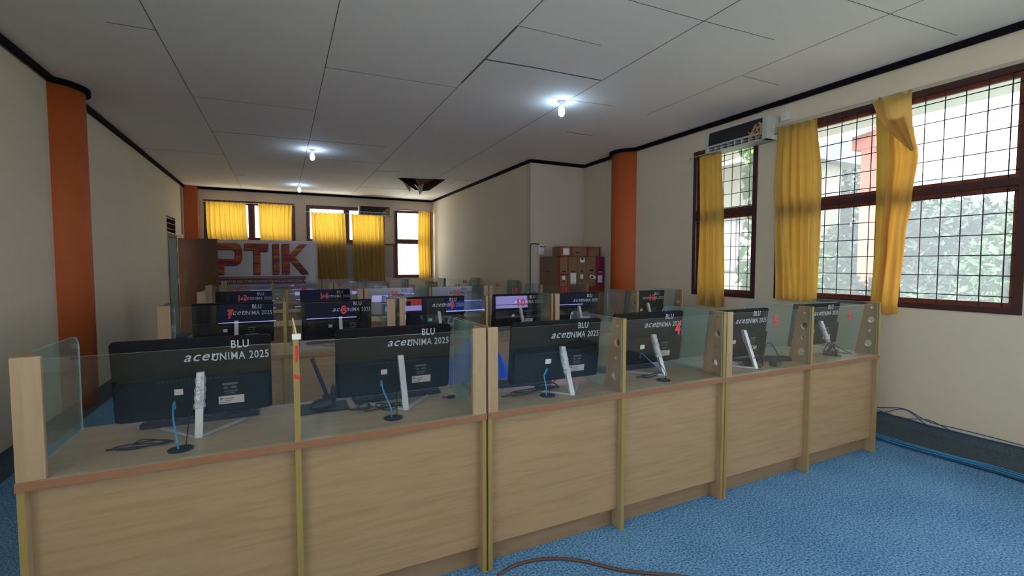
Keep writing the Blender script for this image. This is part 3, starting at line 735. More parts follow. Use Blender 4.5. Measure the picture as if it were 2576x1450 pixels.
# wrapping left on some stands, odd stickers
for k in (0, 2, 3, 5):
    mb = MB(); mb.tube([(.018, -.098, .105), (.019, -.085, .13), (.018, -.07, .16), (.020, -.060, .19), (.019, -.045, .225)], [.019, .022, .018, .021, .019, .022, .017, .02, .018, .021, .019], 9, sub=2)
    mb.build('plastic_wrap', M['wrap'], C_[k], smooth=False)
for k, m_ in ((8, 'cyan'), (11, 'yellowst'), (3, 'white'), (2, 'white')):
    MB().box(-.082, -.052, -.0385, -.0375, .105, .132).xf(TILT).build('colour_sticker', M[m_], C_[k])

# ------------------------------------------------------------------ keyboards, mice, pads
def make_keyboard():
    r_ = root('keyboard')
    mb = MB(); mb.prism([(-.065, 0), (.065, 0), (.065, .010), (-.065, .022)], 'x', -.22, .22); mb.build('case', M['rubber'], r_, bevel=.003)
    k = MB()
    for j in range(5):
        y = -.050 + j * .0225; z = .0215 - (y + .065) / .13 * .012
        x = -.212
        while x < .20:
            wd = .017 if not (j == 4 and -.12 < x < -.02) else .10
            k.box(x, x + wd, y, y + .018, z - .004, z + .006); x += wd + .0035
    k.build('keys', M['key'], r_)
    return r_
kb = make_keyboard()
kspots = [((-.33, 2.49), 1, 'black keyboard under the leftmost computer of the nearest row'), ((.53, 2.475), 2, 'black keyboard beneath the computer right of the taped post'),
          ((1.18, 2.42), -8, 'black keyboard behind the computer beside the blue chair'), ((2.02, 2.47), 0, 'black keyboard behind the computer at number 4'),
          ((3.10, 2.27), -22, 'black keyboard turned askew among cables at number 5'), ((.40, 4.455), 0, 'black keyboard on the desk at number 8'),
          ((-.36, 4.48), 0, 'black keyboard on the desk at number 7'), ((1.32, 4.48), 0, 'black keyboard on the desk at number 9'), ((2.12, 4.48), 0, 'black keyboard on the desk at number 10')]
for i, (p, a, lab) in enumerate(kspots):
    o = kb if i == 0 else copy_tree(kb)
    o.location = (*p, ZW); o.rotation_euler = (0, 0, R(a)); tag(o, lab, 'keyboard', 'keyboards on the desks')
def make_mouse():
    r_ = root('computer_mouse'); vs = []; fs = []; n = 16; m_ = 7
    for j in range(m_ + 1):
        h = math.sin(j / m_ * math.pi / 2); q = math.cos(j / m_ * math.pi / 2) ** .6
        for k in range(n):
            a = 2 * math.pi * k / n; vs.append((.031 * q * math.cos(a), .053 * q * math.sin(a) - .006 * h, .036 * h))
    for j in range(m_):
        for k in range(n): fs.append((j * n + k, j * n + (k + 1) % n, (j + 1) * n + (k + 1) % n, (j + 1) * n + k))
    fs.append(tuple(range(n - 1, -1, -1)))
    MB().add(vs, fs).build('shell', M['key'], r_, smooth=True)
    MB().tube([(0, .045, .012), (0, .030, .026), (0, .018, .033)], .003, 6).build('scroll_wheel', M['rubber'], r_)
    return r_
mo = make_mouse()
for i, (p, lab) in enumerate([((.155, 2.43, ZW + .004), 'black mouse on the mouse pad beside the taped post'), ((.09, 4.42, ZW), 'black mouse on the bare desk left of number 8 computer'), ((1.80, 4.30, ZW), 'black mouse on the desk at number 10, near the post')]):
    o = mo if i == 0 else copy_tree(mo)
    o.location = p; o.rotation_euler = (0, 0, R(100 if i == 0 else 20)); tag(o, lab, 'mouse', 'computer mice')
tag(MB().box(-.11, .11, -.085, .085, 0, .0035).build('mouse_pad', M['rubber'], bevel=.001, loc=(.168, 2.42, ZW)), 'black mouse pad under the mouse beside the taped post', 'mouse pad')
r_ = root('antenna_stand', (.20, 2.535, ZW), label='black stick antenna leaning up at the back edge of the desk beside the mouse', cat='antenna')
MB().box(-.03, .035, -.02, .02, 0, .03).build('base', M['antenna'], r_, bevel=.006)
MB().prism([(.005, .02), (.03, .02), (.03, .07), (.022, .085), (.012, .07)], 'y', -.008, .008).build('clip', M['antenna'], r_)
MB().tube([(-.005, 0, .02), (-.075, -.02, .225)], .010, 8, smooth_pts=False).build('stick', M['antenna'], r_)
r_ = root('dark_gadget', (.80 - .03, 2.30, ZW), label='small black crumpled adapter lying near the right glass of the second bay', cat='adapter')
MB().box(-.02, .02, -.01, .01, 0, .016).build('body', M['rubber'], r_, bevel=.004); MB().tube([(-.02, 0, .008), (-.04, .01, .01), (-.045, -.012, .008)], .003, 6).build('lead', M['rubber'], r_)

# ------------------------------------------------------------------ cables
def cable(name, pts, r_, m, label, group=None, n=6, sub=5):
    o = Vector(pts[0]); ob = MB().tube([Vector(p) - o for p in pts], r_, n, sub=sub).build(name, m, smooth=True, loc=tuple(o))
    return tag(ob, label, 'cable', group)
GC = 'blue network leads rising from the desk grommets'
for (gx, gy), k, lab in [((-.355, 2.105), 0, 'blue network lead at the leftmost computer of the nearest row'), ((.437, 2.12), 1, 'blue network lead at the computer right of the taped post'), ((1.245, 2.13), 2, 'blue network lead at the computer beside the blue chair'), ((2.035, 2.115), 3, 'blue network lead at the number 4 computer')]:
    cx = C_[k].location.x; cy = C_[k].location.y
    e = (cx - .075, cy - .022, ZW + .095)
    cable('network_cable', [(gx - .008, gy, ZW + .004), (gx - .012, gy - .005, ZW + .05), ((gx + e[0]) / 2 - .015, (gy + e[1]) / 2, ZW + .10), (e[0], e[1] - .02, ZW + .13), e], .0036, M['bluecab'], lab, GC)
    cable('power_lead', [(gx + .015, gy, ZW + .004), (gx + .02, gy + .01, ZW + .05), (cx - .01, cy - .09, ZW + .10), (cx + .03, cy - .035, ZW + .08)], .0022, M['rubber'], lab.replace('blue network lead', 'thin black lead'), 'black leads rising from the desk grommets')
def tangle(cx, cy, sx, sy, hz, loops, seed, label, r_=.0028, m=None):
    rn = random.Random(seed); pts = [(cx - sx, cy, ZW + .004)]
    for k in range(loops * 4):
        a = k * math.pi / 2 + rn.uniform(-.5, .5); q = rn.uniform(.35, 1)
        pts.append((cx + sx * q * math.cos(a) + rn.uniform(-.02, .02), cy + sy * q * math.sin(a), ZW + .005 + hz * rn.random() ** 2))
    pts.append((cx + sx, cy + sy * .3, ZW + .004))
    return cable('cable', pts, r_, m or M['rubber'], label, 'loose black cables on the nearest row of desks')
tangle(-.50, 2.20, .10, .05, .02, 2, 1, 'faint loops of black cable at the far left of the nearest row')
tangle(.42, 2.26, .09, .06, .03, 2, 3, 'short black cable coil behind the silver leg at the taped post computer')
tangle(.33, 2.30, .05, .03, .04, 2, 9, 'tight black cable knot under the second computer of the nearest row')
tangle(1.16, 2.20, .15, .05, .02, 2, 5, 'spread black cable loops beside the blue chair computer')
tangle(1.30, 2.24, .09, .05, .04, 2, 6, 'thicker black cable loop left of the wrapped silver leg', .004)
tangle(2.02, 2.22, .10, .04, .03, 1, 8, 'black cable lying at the foot of the number 4 computer')
for s in range(4): tangle(2.86 + .03 * s, 2.13 + .025 * s, .09 + .02 * s, .06, .16 - .03 * s, 2, 20 + s, ['tall wiry cable tangle around the number 5 stand leg', 'middle cable tangle beside the number 5 stand leg', 'low cable tangle between stand and adapter at number 5', 'cable tangle reaching toward the keyboard at number 5'][s], .0026)
cable('cable', [(2.90, 2.10, ZW + .005), (2.97, 2.13, ZW + .13), (3.05, 2.15, ZW + .14), (3.10, 2.13, ZW + .06), (3.05, 2.09, ZW + .01)], .004, M['rubber'], 'thick black cable arching beside the number 5 tangle', 'loose black cables on the nearest row of desks')
for s in range(3): tangle(3.74 + .02 * s, 2.13 + .02 * s, .09, .05, .12 - .03 * s, 2, 40 + s, ['tall cable tangle around the number 6 stand leg', 'middle cable tangle at the number 6 stand', 'low cable tangle at the foot of the number 6 stand'][s], .0026)
cable('cable', [(3.72, 2.14, ZW + .10), (3.80, 2.10, ZW + .05), (3.88, 2.08, ZW + .012), (3.93, 2.11, ZW + .005), (3.88, 2.15, ZW + .005), (3.80, 2.14, ZW + .03), (3.74, 2.15, ZW + .08)], .0032, M['rubber'], 'long black cable loop lying right of the number 6 computer', 'loose black cables on the nearest row of desks')
for p, lab in (((3.02, 2.09), 'black power adapter brick on the desk at number 5'), ((2.95, 2.40), 'black power adapter brick behind the computer at number 5')):
    r_ = root('power_adapter', (*p, ZW), R(15), label=lab, cat='power adapter', group='power adapters')
    MB().box(-.05, .05, -.025, .025, 0, .03).build('brick', M['rubber'], r_, bevel=.006); MB().box(-.025, .02, -.0256, -.025, .006, .024).build('sticker', M['dimprint'], r_)
MB_ = None
cable('floor_cable', [(.62, 1.75, .008), (.86, 1.93, .008), (.985, 1.975, .01), (1.13, 1.955, .01), (1.27, 1.88, .008), (1.41, 1.73, .008), (1.53, 1.64, .008), (1.66, 1.55, .008), (1.9, 1.35, .008)], .0075, M['browncab'], 'brown cable snaking over the blue carpet in front of the desks')
rn = random.Random(3)
GCB = 'blue network cables bundled along the right wall'
for k in range(7):
    off = rn.uniform(0, .05); pts = []
    for j in range(14):
        y = 2.55 - j * .15; pts.append((4.405 + .03 * math.sin(j * .9 + k * .3) * .6 + off + rn.uniform(-.006, .006), y, .012 + .012 * (k % 3) + rn.uniform(0, .004)))
    cable('network_cable', pts, .0042, M['bluecab'] if k % 3 else M['dkbluecab'], 'blue network cable in the floor bundle where carpet meets the dark strip', GCB, sub=3)
GCW = 'dark blue cables sagging along the wall foot'
for k in range(4):
    pts = []
    for j in range(10):
        y = 2.5 - j * .17; hump = .09 * math.exp(-((y - 2.22 + .05 * k) / .10) ** 2) * (k < 2) + .06 * math.exp(-((y - 1.95) / .07) ** 2) * (k == 2)
        pts.append((4.872, y, .125 - .02 * (k % 2) + hump + rn.uniform(-.006, .006) - (2.4 - y) * .03 * (k % 3)))
    cable('network_cable', pts, .0036, M['dkbluecab'], ['dark blue cable with a tall hump at the wall foot by the last desk', 'dark blue cable with a lower hump at the wall foot by the last desk', 'dark blue cable with a small hump midway along the wall foot', 'straight dark blue cable lowest along the wall foot'][k], GCW)

# ------------------------------------------------------------------ blue chair
r_ = root('plastic_chair', (1.20, 2.85, 0), label='blue plastic chair with grey legs behind the nearest row of desks', cat='chair')
def shell(rows, nu, f, th=.006):
    vs = []; n = len(rows)
    for j in range(n):
        for i in range(nu + 1): vs.append(f(j / (n - 1), i / nu))
    fs = [(j * (nu + 1) + i, j * (nu + 1) + i + 1, (j + 1) * (nu + 1) + i + 1, (j + 1) * (nu + 1) + i) for j in range(n - 1) for i in range(nu)]
    return MB().add(vs, fs)
def fb(v, u):
    s = u * 2 - 1; hw = .245 * (1 - .55 * max(0, v - .35) ** 2.2 / .4) if v > .35 else .245
    z = .47 + .47 * v; return (hw * s, .17 + .07 * v - .06 * s * s, z - .05 * abs(s) ** 3 * v)
o = shell(range(14), 14, fb).build('backrest', M['bluechair'], r_, smooth=True); md = o.modifiers.new('s', 'SOLIDIFY'); md.thickness = .007
def fs_(v, u):
    s = u * 2 - 1; y = -.23 + .42 * v; return (s * .225, y, .445 + .02 * s * s + .05 * max(0, v - .85) - .02 * max(0, .15 - v) * 4)
o = shell(range(10), 12, fs_).build('seat', M['bluechair'], r_, smooth=True); md = o.modifiers.new('s', 'SOLIDIFY'); md.thickness = .007
for sx in (-1, 1):
    for sy in (-1, 1):
        mb = MB().tube([(sx * .16, sy * .14, .44), (sx * .21, sy * .2, .22), (sx * .235, sy * .225, .008)], .011, 8); mb.build('leg', M['chrome'], r_, smooth=True)
mb = MB().tube([(-.17, .16, .43), (-.19, .20, .55), (-.17, .215, .70)], .009, 8).tube([(.17, .16, .43), (.19, .20, .55), (.17, .215, .70)], .009, 8); mb.build('back_support', M['chrome'], r_, smooth=True)

# ------------------------------------------------------------------ air conditioners
def aircon(loc, rz, label, L=.80, H=.24, Dp=.20, debris=True):
    r_ = root('air_conditioner', loc, rz, label=label, cat='air conditioner', group='air conditioners')
    # local: x along the wall, -y into the room, z up; origin at back bottom centre
    mb = MB(); mb.box(-L / 2, L / 2, -Dp * .35, 0, 0, H); mb.box(-L / 2, -L / 2 + .035, -Dp, -Dp * .35, 0, H); mb.box(L / 2 - .06, L / 2, -Dp, -Dp * .35, 0, H)
    mb.box(-L / 2 + .035, L / 2 - .06, -Dp * .90, -Dp * .35, H - .012, H); mb.box(-L / 2 + .035, L / 2 - .06, -Dp, -Dp * .35, .062, .082)
    mb.build('housing', M['acwhite'], r_, bevel=.004)
    mb = MB(); mb.add([(-L / 2 + .035, -Dp * .95, .082), (L / 2 - .06, -Dp * .95, .082), (L / 2 - .06, -Dp * .86, H - .012), (-L / 2 + .035, -Dp * .86, H - .012)], [(0, 1, 2, 3)])
    mb.prism([(-Dp * .94, .083), (-Dp * .36, .083), (-Dp * .36, H - .014), (-Dp * .85, H - .014)], 'x', -L / 2 + .036, L / 2 - .061); mb.build('exposed_filter', M['acdark'], r_)
    mb = MB(); mb.box(-L / 2 + .01, L / 2 - .01, -Dp + .01, -Dp * .35, .0, .012)
    for k in range(9): x = -L / 2 + .035 + k * (L - .09) / 8; mb.box(x, x + .008, -Dp + .012, -Dp * .4, .012, .062)
    mb.box(-L / 2 + .035, L / 2 - .06, -Dp + .014, -Dp + .02, .034, .040); mb.build('louvre_vent', M['acwhite'], r_)
    MB().box(-L / 2 + .036, L / 2 - .061, -Dp * .5, -Dp * .36, .013, .061).build('vent_shadow_box', M['acdark'], r_)
    if debris:
        rn = random.Random(5); mb = MB()
        for k in range(34):
            c = Vector((L / 2 - .13 + rn.uniform(-.07, .07), -Dp * .9 - rn.uniform(0, .03), .12 + rn.uniform(-.06, .05)))
            d = Vector((rn.uniform(-1, 1), rn.uniform(-.4, .2), rn.uniform(-1, 1))).normalized() * rn.uniform(.02, .06); e = d.cross(Vector((0, 1, 0))).normalized() * rn.uniform(.004, .012)
            p = [c - d - e, c + d - e * .3, c + d + e * .3, c - d + e]; mb.add(p + [q + Vector((0, .003, 0)) for q in p], [(0, 1, 2, 3), (7, 6, 5, 4), (0, 4, 5, 1), (1, 5, 6, 2), (2, 6, 7, 3), (3, 7, 4, 0)])
        mb.build('torn_insulation', M['straw'], r_)
        MB().box(L / 2 - .17, L / 2 - .10, -Dp * .8, -Dp * .62, .12, H - .02).build('bracket_strip', M['browncab'], r_)
    return r_
aircon((XR - .002, 3.82, 2.80), R(-90), 'broken air conditioner with bare black filter above the small right window', L=.82, H=.25)
aircon((2.225, YB - .002, 2.72), 0, 'broken air conditioner with bare black filter on the back wall', L=.84, H=.235, debris=True)
cable('drain_cable', [(4.80, 3.42, 2.85), (4.80, 3.36, 2.86), (4.84, 3.30, 2.88), (4.87, 3.28, 2.90)], .006, M['plytan'], 'tan wrapped pipe leaving the right wall air conditioner')
cable('loose_wire', [(4.80, 3.42, 2.81), (4.84, 3.36, 2.77), (4.86, 3.25, 2.74), (4.86, 3.10, 2.72)], .004, M['acwhite'], 'thin pale wire drooping below the right wall air conditioner')
def outlet(loc, rz, label, s=1.0):
    r_ = root('wall_socket', loc, rz, label=label, cat='socket', group='wall sockets')
    MB().box(-.045 * s, .045 * s, -.035, 0, -.045 * s, .045 * s).build('box', M['plwhite'], r_, bevel=.004)
    MB().lathe([(.022, 0), (.022, .004), (.018, .005)], 20).xf(Matrix.Translation((0, -.035, 0)) @ Matrix.Rotation(R(90), 4, 'X')).build('socket_face', M['white'], r_)
    mb = MB(); mb.box(-.011, -.006, -.041, -.0395, -.003, .003); mb.box(.006, .011, -.041, -.0395, -.003, .003); mb.build('socket_holes', M['darkprint'], r_)
outlet((XR, 3.33, 3.03), R(-90), 'white wall socket above the curtain, right of the air conditioner')
cable('socket_wire', [(4.872, 3.33, 3.075), (4.872, 3.33, 3.13), (4.868, 3.40, 3.155), (4.85, 3.6, 3.155)], .004, M['plwhite'], 'white wire running up from the right wall socket to the ceiling')
r_ = root('electric_switch_box', (3.985, YA, 1.70), label='white electric box with blue top stripe beside the cartons', cat='electric box')
MB().box(-.06, .06, -.055, 0, -.085, .085).build('box', M['plwhite'], r_, bevel=.005)
MB().box(-.04, .07, -.060, -.055, .045, .062).build('blue_stripe', mat('blue strip', (0.02, 0.06, 0.3), .4), r_)
MB().box(-.03, .04, -.062, -.055, -.03, .02).build('switch_cover', M['white'], r_, bevel=.003)
cable('black_conduit', [(3.96, 7.075, 1.795), (3.85, 7.075, 1.80), (3.79, 7.05, 1.79), (3.775, 7.05, 1.74), (3.775, 7.05, 1.4), (3.775, 7.06, .7), (3.775, 7.06, .05)], .009, M['rubber'], 'black cable running down the wall corner left of the cartons', sub=4)
outlet((2.66, YB, 2.90), 0, 'tiny white socket right of the back wall air conditioner', .7)

# ------------------------------------------------------------------ cartons
GX = 'computer cartons stacked in the alcove'
def carton(x0, x1, y0, y1, z0, z1, label, bands=(), labels=(), base='card', opening=None, group=GX, prints=()):
    r_ = root('cardboard_box', ((x0 + x1) / 2, (y0 + y1) / 2, z0), label=label, cat='box', group=group)
    w2, d2, h = (x1 - x0) / 2 - .002, (y1 - y0) / 2, z1 - z0
    MB().box(-w2, w2, -d2, d2, 0, h - .002).build('carton', M[base], r_, bevel=.003)
    for (a, b_, c, d, mm) in bands: MB().box(-w2 + a * 2 * w2, -w2 + b_ * 2 * w2, -d2 - .0015, -d2, c * h, d * h).build('printed_band', M[mm], r_)
    for (a, b_, c, d) in labels: MB().box(-w2 + a * 2 * w2, -w2 + b_ * 2 * w2, -d2 - .003, -d2 - .0015, c * h, d * h).build('paper_label', M['white'], r_)
    for (a, b_, c, d) in prints: MB().box(-w2 + a * 2 * w2, -w2 + b_ * 2 * w2, -d2 - .0035, -d2 - .0005, c * h, d * h).build('dark_marking', M['darkprint'], r_)
    return r_
BY0, BY1 = 6.45, 6.95
BY0, BY1 = 6.42, 7.05
XS = [3.959, 4.130, 4.304, 4.475, 4.664, 4.834]
zt = 1.58
RB = [(0, .08, 0, 1, 'cardred'), (0, 1, .96, 1, 'cardred'), (0, 1, .0, .03, 'cardred')]
first = carton(XS[0], XS[1], BY0, BY1, 1.09, zt, 'upright carton with red borders and a crimson band, leftmost of the alcove stack', RB + [(.9, 1, 0, 1, 'cardred'), (.06, .95, .37, .44, 'cardmag')], [(.3, .65, .24, .36)], prints=[(.3, .7, .48, .53), (.4, .62, .16, .19)])
w2 = (XS[1] - XS[0]) / 2
MB().box(-w2 - .0005, -w2 + .001, -.315, -.285, 0, .488).build('side_edge_print', M['cardred'], first)
MB().box(-w2 - .0005, -w2 + .001, -.02, .04, .23, .25).box(-w2 - .0005, -w2 + .001, .06, .09, .23, .25).build('side_marking', M['darkprint'], first)
carton(XS[1], XS[2], BY0, BY1, 1.09, zt, 'upright brown carton with a tall white label, second from left in the alcove', [(0, 1, .0, .05, 'cardred')], [(.22, .85, .08, .45)], prints=[(.3, .75, .48, .52)])
carton(XS[2], XS[3], BY0, BY1, 1.09, zt, 'upright brown carton with a notched white label at its top edge', [], [(.28, .8, .80, .95), (.32, .65, .26, .40)], prints=[(.42, .66, .88, .96), (.4, .6, .48, .54), (.4, .6, .16, .2)])
carton(XS[3], XS[4], BY0, BY1, 1.09, zt, 'upright brown carton with two small overlapping labels', [], [(.38, .75, .28, .38), (.5, 1.0, .25, .34)], prints=[(.35, .8, .51, .56)])
carton(XS[4], XS[5], BY0, BY1, 1.09, zt, 'upright magenta carton at the right end of the alcove stack', [(0, 1, .4, 1, 'cardmag'), (0, 1, .28, .4, 'cardmag')], [(.25, .78, .12, .36), (.3, .8, .47, .49)], 'cardmag', prints=[(.32, .7, .51, .56)])
carton(3.96, 4.765, 6.44, 6.64, zt, 1.738, 'long flat carton with red bands lying on top of the alcove stack', [(0, .05, 0, 1, 'cardred'), (.27, .32, 0, 1, 'cardred'), (.66, .71, 0, 1, 'cardred'), (0, 1, 0, .06, 'cardred'), (0, 1, .94, 1, 'cardred'), (.97, 1, 0, 1, 'cardred')], [(.10, .24, .15, .80)], prints=[(.36, .46, .4, .45), (.42, .48, .3, .4)])
for j in range(2):
    carton(XS[0], XS[5], BY0, BY1, j * .545, (j + 1) * .545, ['lowest broad brown carton under the alcove stack', 'broad brown carton in the middle layer of the alcove stack'][j], [(0, 1, .85, 1, 'cardred')] if j else [], [], 'card')

# ------------------------------------------------------------------ door, vent, banner, pipes
r_ = struct(root('door_1', (XL, 11.80, 0)))
DA = R(-78)
mb = MB().box(0, .04, -.72, 0, .01, 1.985, front=0)
leaf = MB().add([(0, 0, .01), (0, 0, 1.99), (.69, .06, 1.99), (.69, .06, .01), (-.005, .04, .01), (-.005, .04, 1.99), (.685, .10, 1.99), (.685, .10, .01)], [(0, 3, 2, 1), (4, 5, 6, 7), (1, 2, 6, 5), (0, 4, 7, 3), (2, 3, 7, 6)], 0)
leaf.add([(0, 0, .01), (0, 0, 1.99), (-.005, .04, 1.99), (-.005, .04, .01)], [(0, 1, 2, 3)], 1)
leaf.xf(Matrix.Translation((.03, -.01, 0))); lf = leaf.build('door_leaf', [M['doorw'], M['dooredge']], r_)
MB().box(.022, .03, -.018, -.008, .01, 1.99).build('door_edge_strip', M['dooredge'], r_)
for z in (.35, 1.1, 1.75): MB().tube([(.012, -.012, z - .05), (.012, -.012, z + .05)], .01, 8, smooth_pts=False).build('hinge', M['chrome'], r_)
MB().tube([(.64, .03, 1.0), (.64, -.02, 1.0), (.55, -.025, 1.0)], .009, 8).build('door_handle', M['chrome'], r_)
mb = MB(); mb.box(-.13, .012, -.82, -.78, 0, 2.03); mb.box(-.13, .012, -.04, 0, 0, 2.03); mb.box(-.13, .012, -.78, -.04, 1.99, 2.03); mb.build('door_frame', M['dgreen'], r_)
r_ = root('louvre_vent', (XL, 11.335, 2.22), label='dark slatted vent opening above the door on the left wall', cat='vent')
mb = MB()
for z in (-.16, -.055, .05, .145): mb.prism([(-.10, z - .004), (.01, z - .03), (.01, z - .022), (-.10, z + .014)], 'y', -.385, .385)
mb.build('slats', M['acwhite'], r_)
mb = MB(); mb.box(-.148, .006, -.39, -.375, -.165, .165); mb.box(-.148, .006, .375, .39, -.165, .165); mb.box(-.148, -.13, -.375, .375, -.165, .165); mb.build('vent_frame', M['frame'], r_)
cable('cable_trunking', [(XL + .012, 12.45, ZC - .06), (XL + .012, 12.44, 2.6), (XL + .012, 12.42, 2.1)], .02, M['concrete'], 'grey vertical conduit pipe on the left wall near the orange pier', sub=2, n=8)
cable('door_cable', [(XL + .015, 10.9, 2.06), (XL + .03, 11.2, 2.05), (XL + .03, 11.7, 2.045), (XL + .02, 12.3, 2.06)], .012, M['plwhite'], 'white cable run along the top of the open door frame')
cable('hanging_wire', [(XL + .012, 10.92, 2.06), (XL + .02, 10.93, 1.8), (XL + .012, 10.92, 1.3), (XL + .02, 10.93, .8)], .006, M['concrete'], 'grey wire hanging down the left wall beside the door')
# banner
r_ = root('banner', (0, 12.46, 0), label='white printed banner with big flame coloured letters PTIK on the back wall', cat='banner')
vs = []; fs = []; nu, nz = 40, 12
for j in range(nz + 1):
    for i in range(nu + 1):
        s = i / nu; k = j / nz; x = -1.62 + 2.41 * s; z = 2.0 - 1.1 * k + .012 * s
        vs.append((x, .012 * math.sin(s * 9 + k * 2) + .03 * (s > .93) * (s - .93) / .07 * k, z))
for j in range(nz):
    for i in range(nu):
        a = j * (nu + 1) + i; fs.append((a, a + nu + 1, a + nu + 2, a + 1))
o = MB().add(vs, fs).build('banner_sheet', M['banner'], r_, smooth=True); md = o.modifiers.new('s', 'SOLIDIFY'); md.thickness = .002; md.offset = 1
BT = {'P': [(0, 0), (.18, 0), (.18, .30), (.55, .30), (.72, .40), (.78, .58), (.78, .78), (.70, .93), (.55, 1), (-.12, 1), (-.12, .80), (.50, .80), (.56, .74), (.56, .57), (.50, .50), (0, .50)]}
def letter(pts, x0, z0, wd, h, m, dy, nm):
    # polygons may be concave; fill through the curve helper
    v, f = holed([(x0 + p[0] * wd, z0 + p[1] * h) for p in pts], [], .002)
    return MB().add([(a.x, a.z + dy, a.y) for a in v], f).build(nm, m, r_)
LZ, LH = 1.215, .715
T_ = [(.30, 0), (.62, 0), (.62, .74), (1.0, .74), (1.0 + .04, 1), (-.12, 1), (-.12, .78), (.30, .78)]
I_ = [(0, 0), (1, 0), (1, 1), (0, 1)]
K_ = [(0, 0), (.28, 0), (.28, .36), (.36, .42), (.78, 0), (1.05, 0), (.50, .56), (.98, 1), (.68, 1), (.28, .66), (.28, 1), (0, 1)]
P_ = [(0, 0), (.28, 0), (.28, .30), (.78, .30), (.93, .37), (1.0, .50), (1.0, .80), (.93, .94), (.78, 1), (-.2, 1), (-.2, .80), (.66, .80), (.74, .74), (.74, .56), (.66, .49), (0, .49)]
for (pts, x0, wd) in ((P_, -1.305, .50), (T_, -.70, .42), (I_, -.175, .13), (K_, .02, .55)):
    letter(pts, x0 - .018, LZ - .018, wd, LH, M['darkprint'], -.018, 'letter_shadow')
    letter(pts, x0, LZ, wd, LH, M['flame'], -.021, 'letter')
dk = mat('dark red banner print', (0.11, 0.01, 0.012), 0.4)
mb = MB().box(-1.35, .52, -.021, -.019, 1.145, 1.162).box(-1.35, .50, -.021, -.019, 1.120, 1.132); mb.build('ribbon_lines', dk, r_)
MB().prism([(-1.35, .99), (.46, .99), (.54, .985), (.47, 1.055), (.54, 1.125), (.46, 1.115), (-1.35, 1.115)], 'y', -.021, -.019).build('ribbon', dk, r_)
for x_, zr in ((-1.555, 2.872), (.77, 2.738)): MB().tube([(x_, 0, 1.99), (x_, .29, zr)], .003, 6).build('hanging_cord', M['plwhite'], r_)
text_mb('INFORMATION AND COMMUNICATION TECHNOLOGY EDUCATION', 1.76, .062, .0012, .01).xf(Matrix.Translation((-1.33, -.0225, 1.025))).build('ribbon_lettering', M['banner'], r_)

# ------------------------------------------------------------------ bulbs
for i, (x, y, lab) in enumerate([(2.75, 4.43, 'lit bulb on the ceiling nearest the camera'), (.46, 7.95, 'lit bulb on the ceiling in the middle of the room'), (.39, 11.6, 'lit bulb on the ceiling nearest the back wall'), (.39, .4, 'unseen lit ceiling bulb added for fill light')]):  # the last bulb is out of view, added to brighten the room
    r_ = root('light_bulb', (x, y, ZC), label=lab, cat='light bulb', group='bulbs in ceiling holders')
    MB().lathe([(.045, 0), (.045, -.012), (.028, -.02), (.026, -.055), (.02, -.058)], 24).build('holder', M['plwhite'], r_, smooth=True)
    MB().lathe([(.014, -.055), (.024, -.07), (.033, -.095), (.034, -.125), (.026, -.15), (.012, -.162), (.001, -.165)], 24).build('bulb', M['bulb'], r_, smooth=True)

# ------------------------------------------------------------------ outside
tag(MB().box(5.04, 6.1, -6, 9.5, -.5, -.28).build('bounce_path', M['path'], None), 'pale bounce strip outside the right windows, added to light the ceiling', 'path', kind='structure')  # unseen pale strip added to bounce daylight up to the ceiling
tag(MB().box(6.1, 30, -20, 30, -.5, -.3).build('garden_ground', M['soil'], None), 'soil and low grass outside the right windows', 'ground', kind='structure')
tag(MB().box(-12, 5.09, 13.1, 30, -.5, -.3).build('yard_ground', M['yard'], None), 'pale yard outside the back windows', 'ground', kind='structure')
def leaves(name, label, cat, c, rad, n, size, m, seed, group=None, stems=3, hang=False):
    rn = np.random.RandomState(seed)
    d = rn.normal(size=(n, 3)); d /= np.linalg.norm(d, axis=1)[:, None]; q = rn.uniform(.45, 1, (n, 1)) ** .6
    lump = 1 + .22 * np.sin(d[:, :1] * 5 + seed) * np.cos(d[:, 1:2] * 6 + d[:, 2:3] * 4)
    P = np.array(c) + d * q * lump * np.array(rad)
    a = rn.normal(size=(n, 3)); a /= np.linalg.norm(a, axis=1)[:, None]
    b_ = np.cross(a, rn.normal(size=(n, 3))); b_ /= np.linalg.norm(b_, axis=1)[:, None]; nn = np.cross(a, b_)
    s = size * 1.35 * rn.uniform(.6, 1.4, (n, 1))
    V = np.stack([P - a * s, P - b_ * s * .42 + nn * s * .12, P + a * s, P + b_ * s * .42 + nn * s * .12], 1).reshape(-1, 3)
    F = [(4 * i, 4 * i + 1, 4 * i + 2, 4 * i + 3) for i in range(n)]
    r_ = root(name, (c[0], c[1], -.3), label=label, cat=cat, group=group)
    V = V - np.array([c[0], c[1], -.3])
    MB().add(V.tolist(), F).build('foliage', m, r_)
    mb = MB(); rr = random.Random(seed)
    for k in range(stems):
        mb.tube([(rr.uniform(-.15, .15), rr.uniform(-.15, .15), 0), (rr.uniform(-.3, .3) * rad[0], rr.uniform(-.3, .3) * rad[1], c[2] + .3), (rr.uniform(-.6, .6) * rad[0], rr.uniform(-.6, .6) * rad[1], c[2] + .3 + rad[2] * .7)], [.035, .03, .02, .012], 6)
    mb.build('stems', M['bark'], r_)
GH = 'shrubs outside the big window'
leaves('garden_shrub', 'broad blue green shrub filling the right pane of the big window', 'shrub', (8.2, 2.05, .85), (1.0, 1.0, 1.35), 15000, .06, M['leaf'], 1, GH)
leaves('garden_shrub', 'dark shrub left of centre outside the big window', 'shrub', (9.6, 3.9, .9), (1.0, .95, 1.5), 12000, .06, M['leafd'], 2, GH)
leaves('garden_shrub', 'bright green low shrub at the bottom right of the big window', 'shrub', (6.7, 1.75, .45), (.6, .55, .95), 2600, .07, M['leafb'], 3, GH)
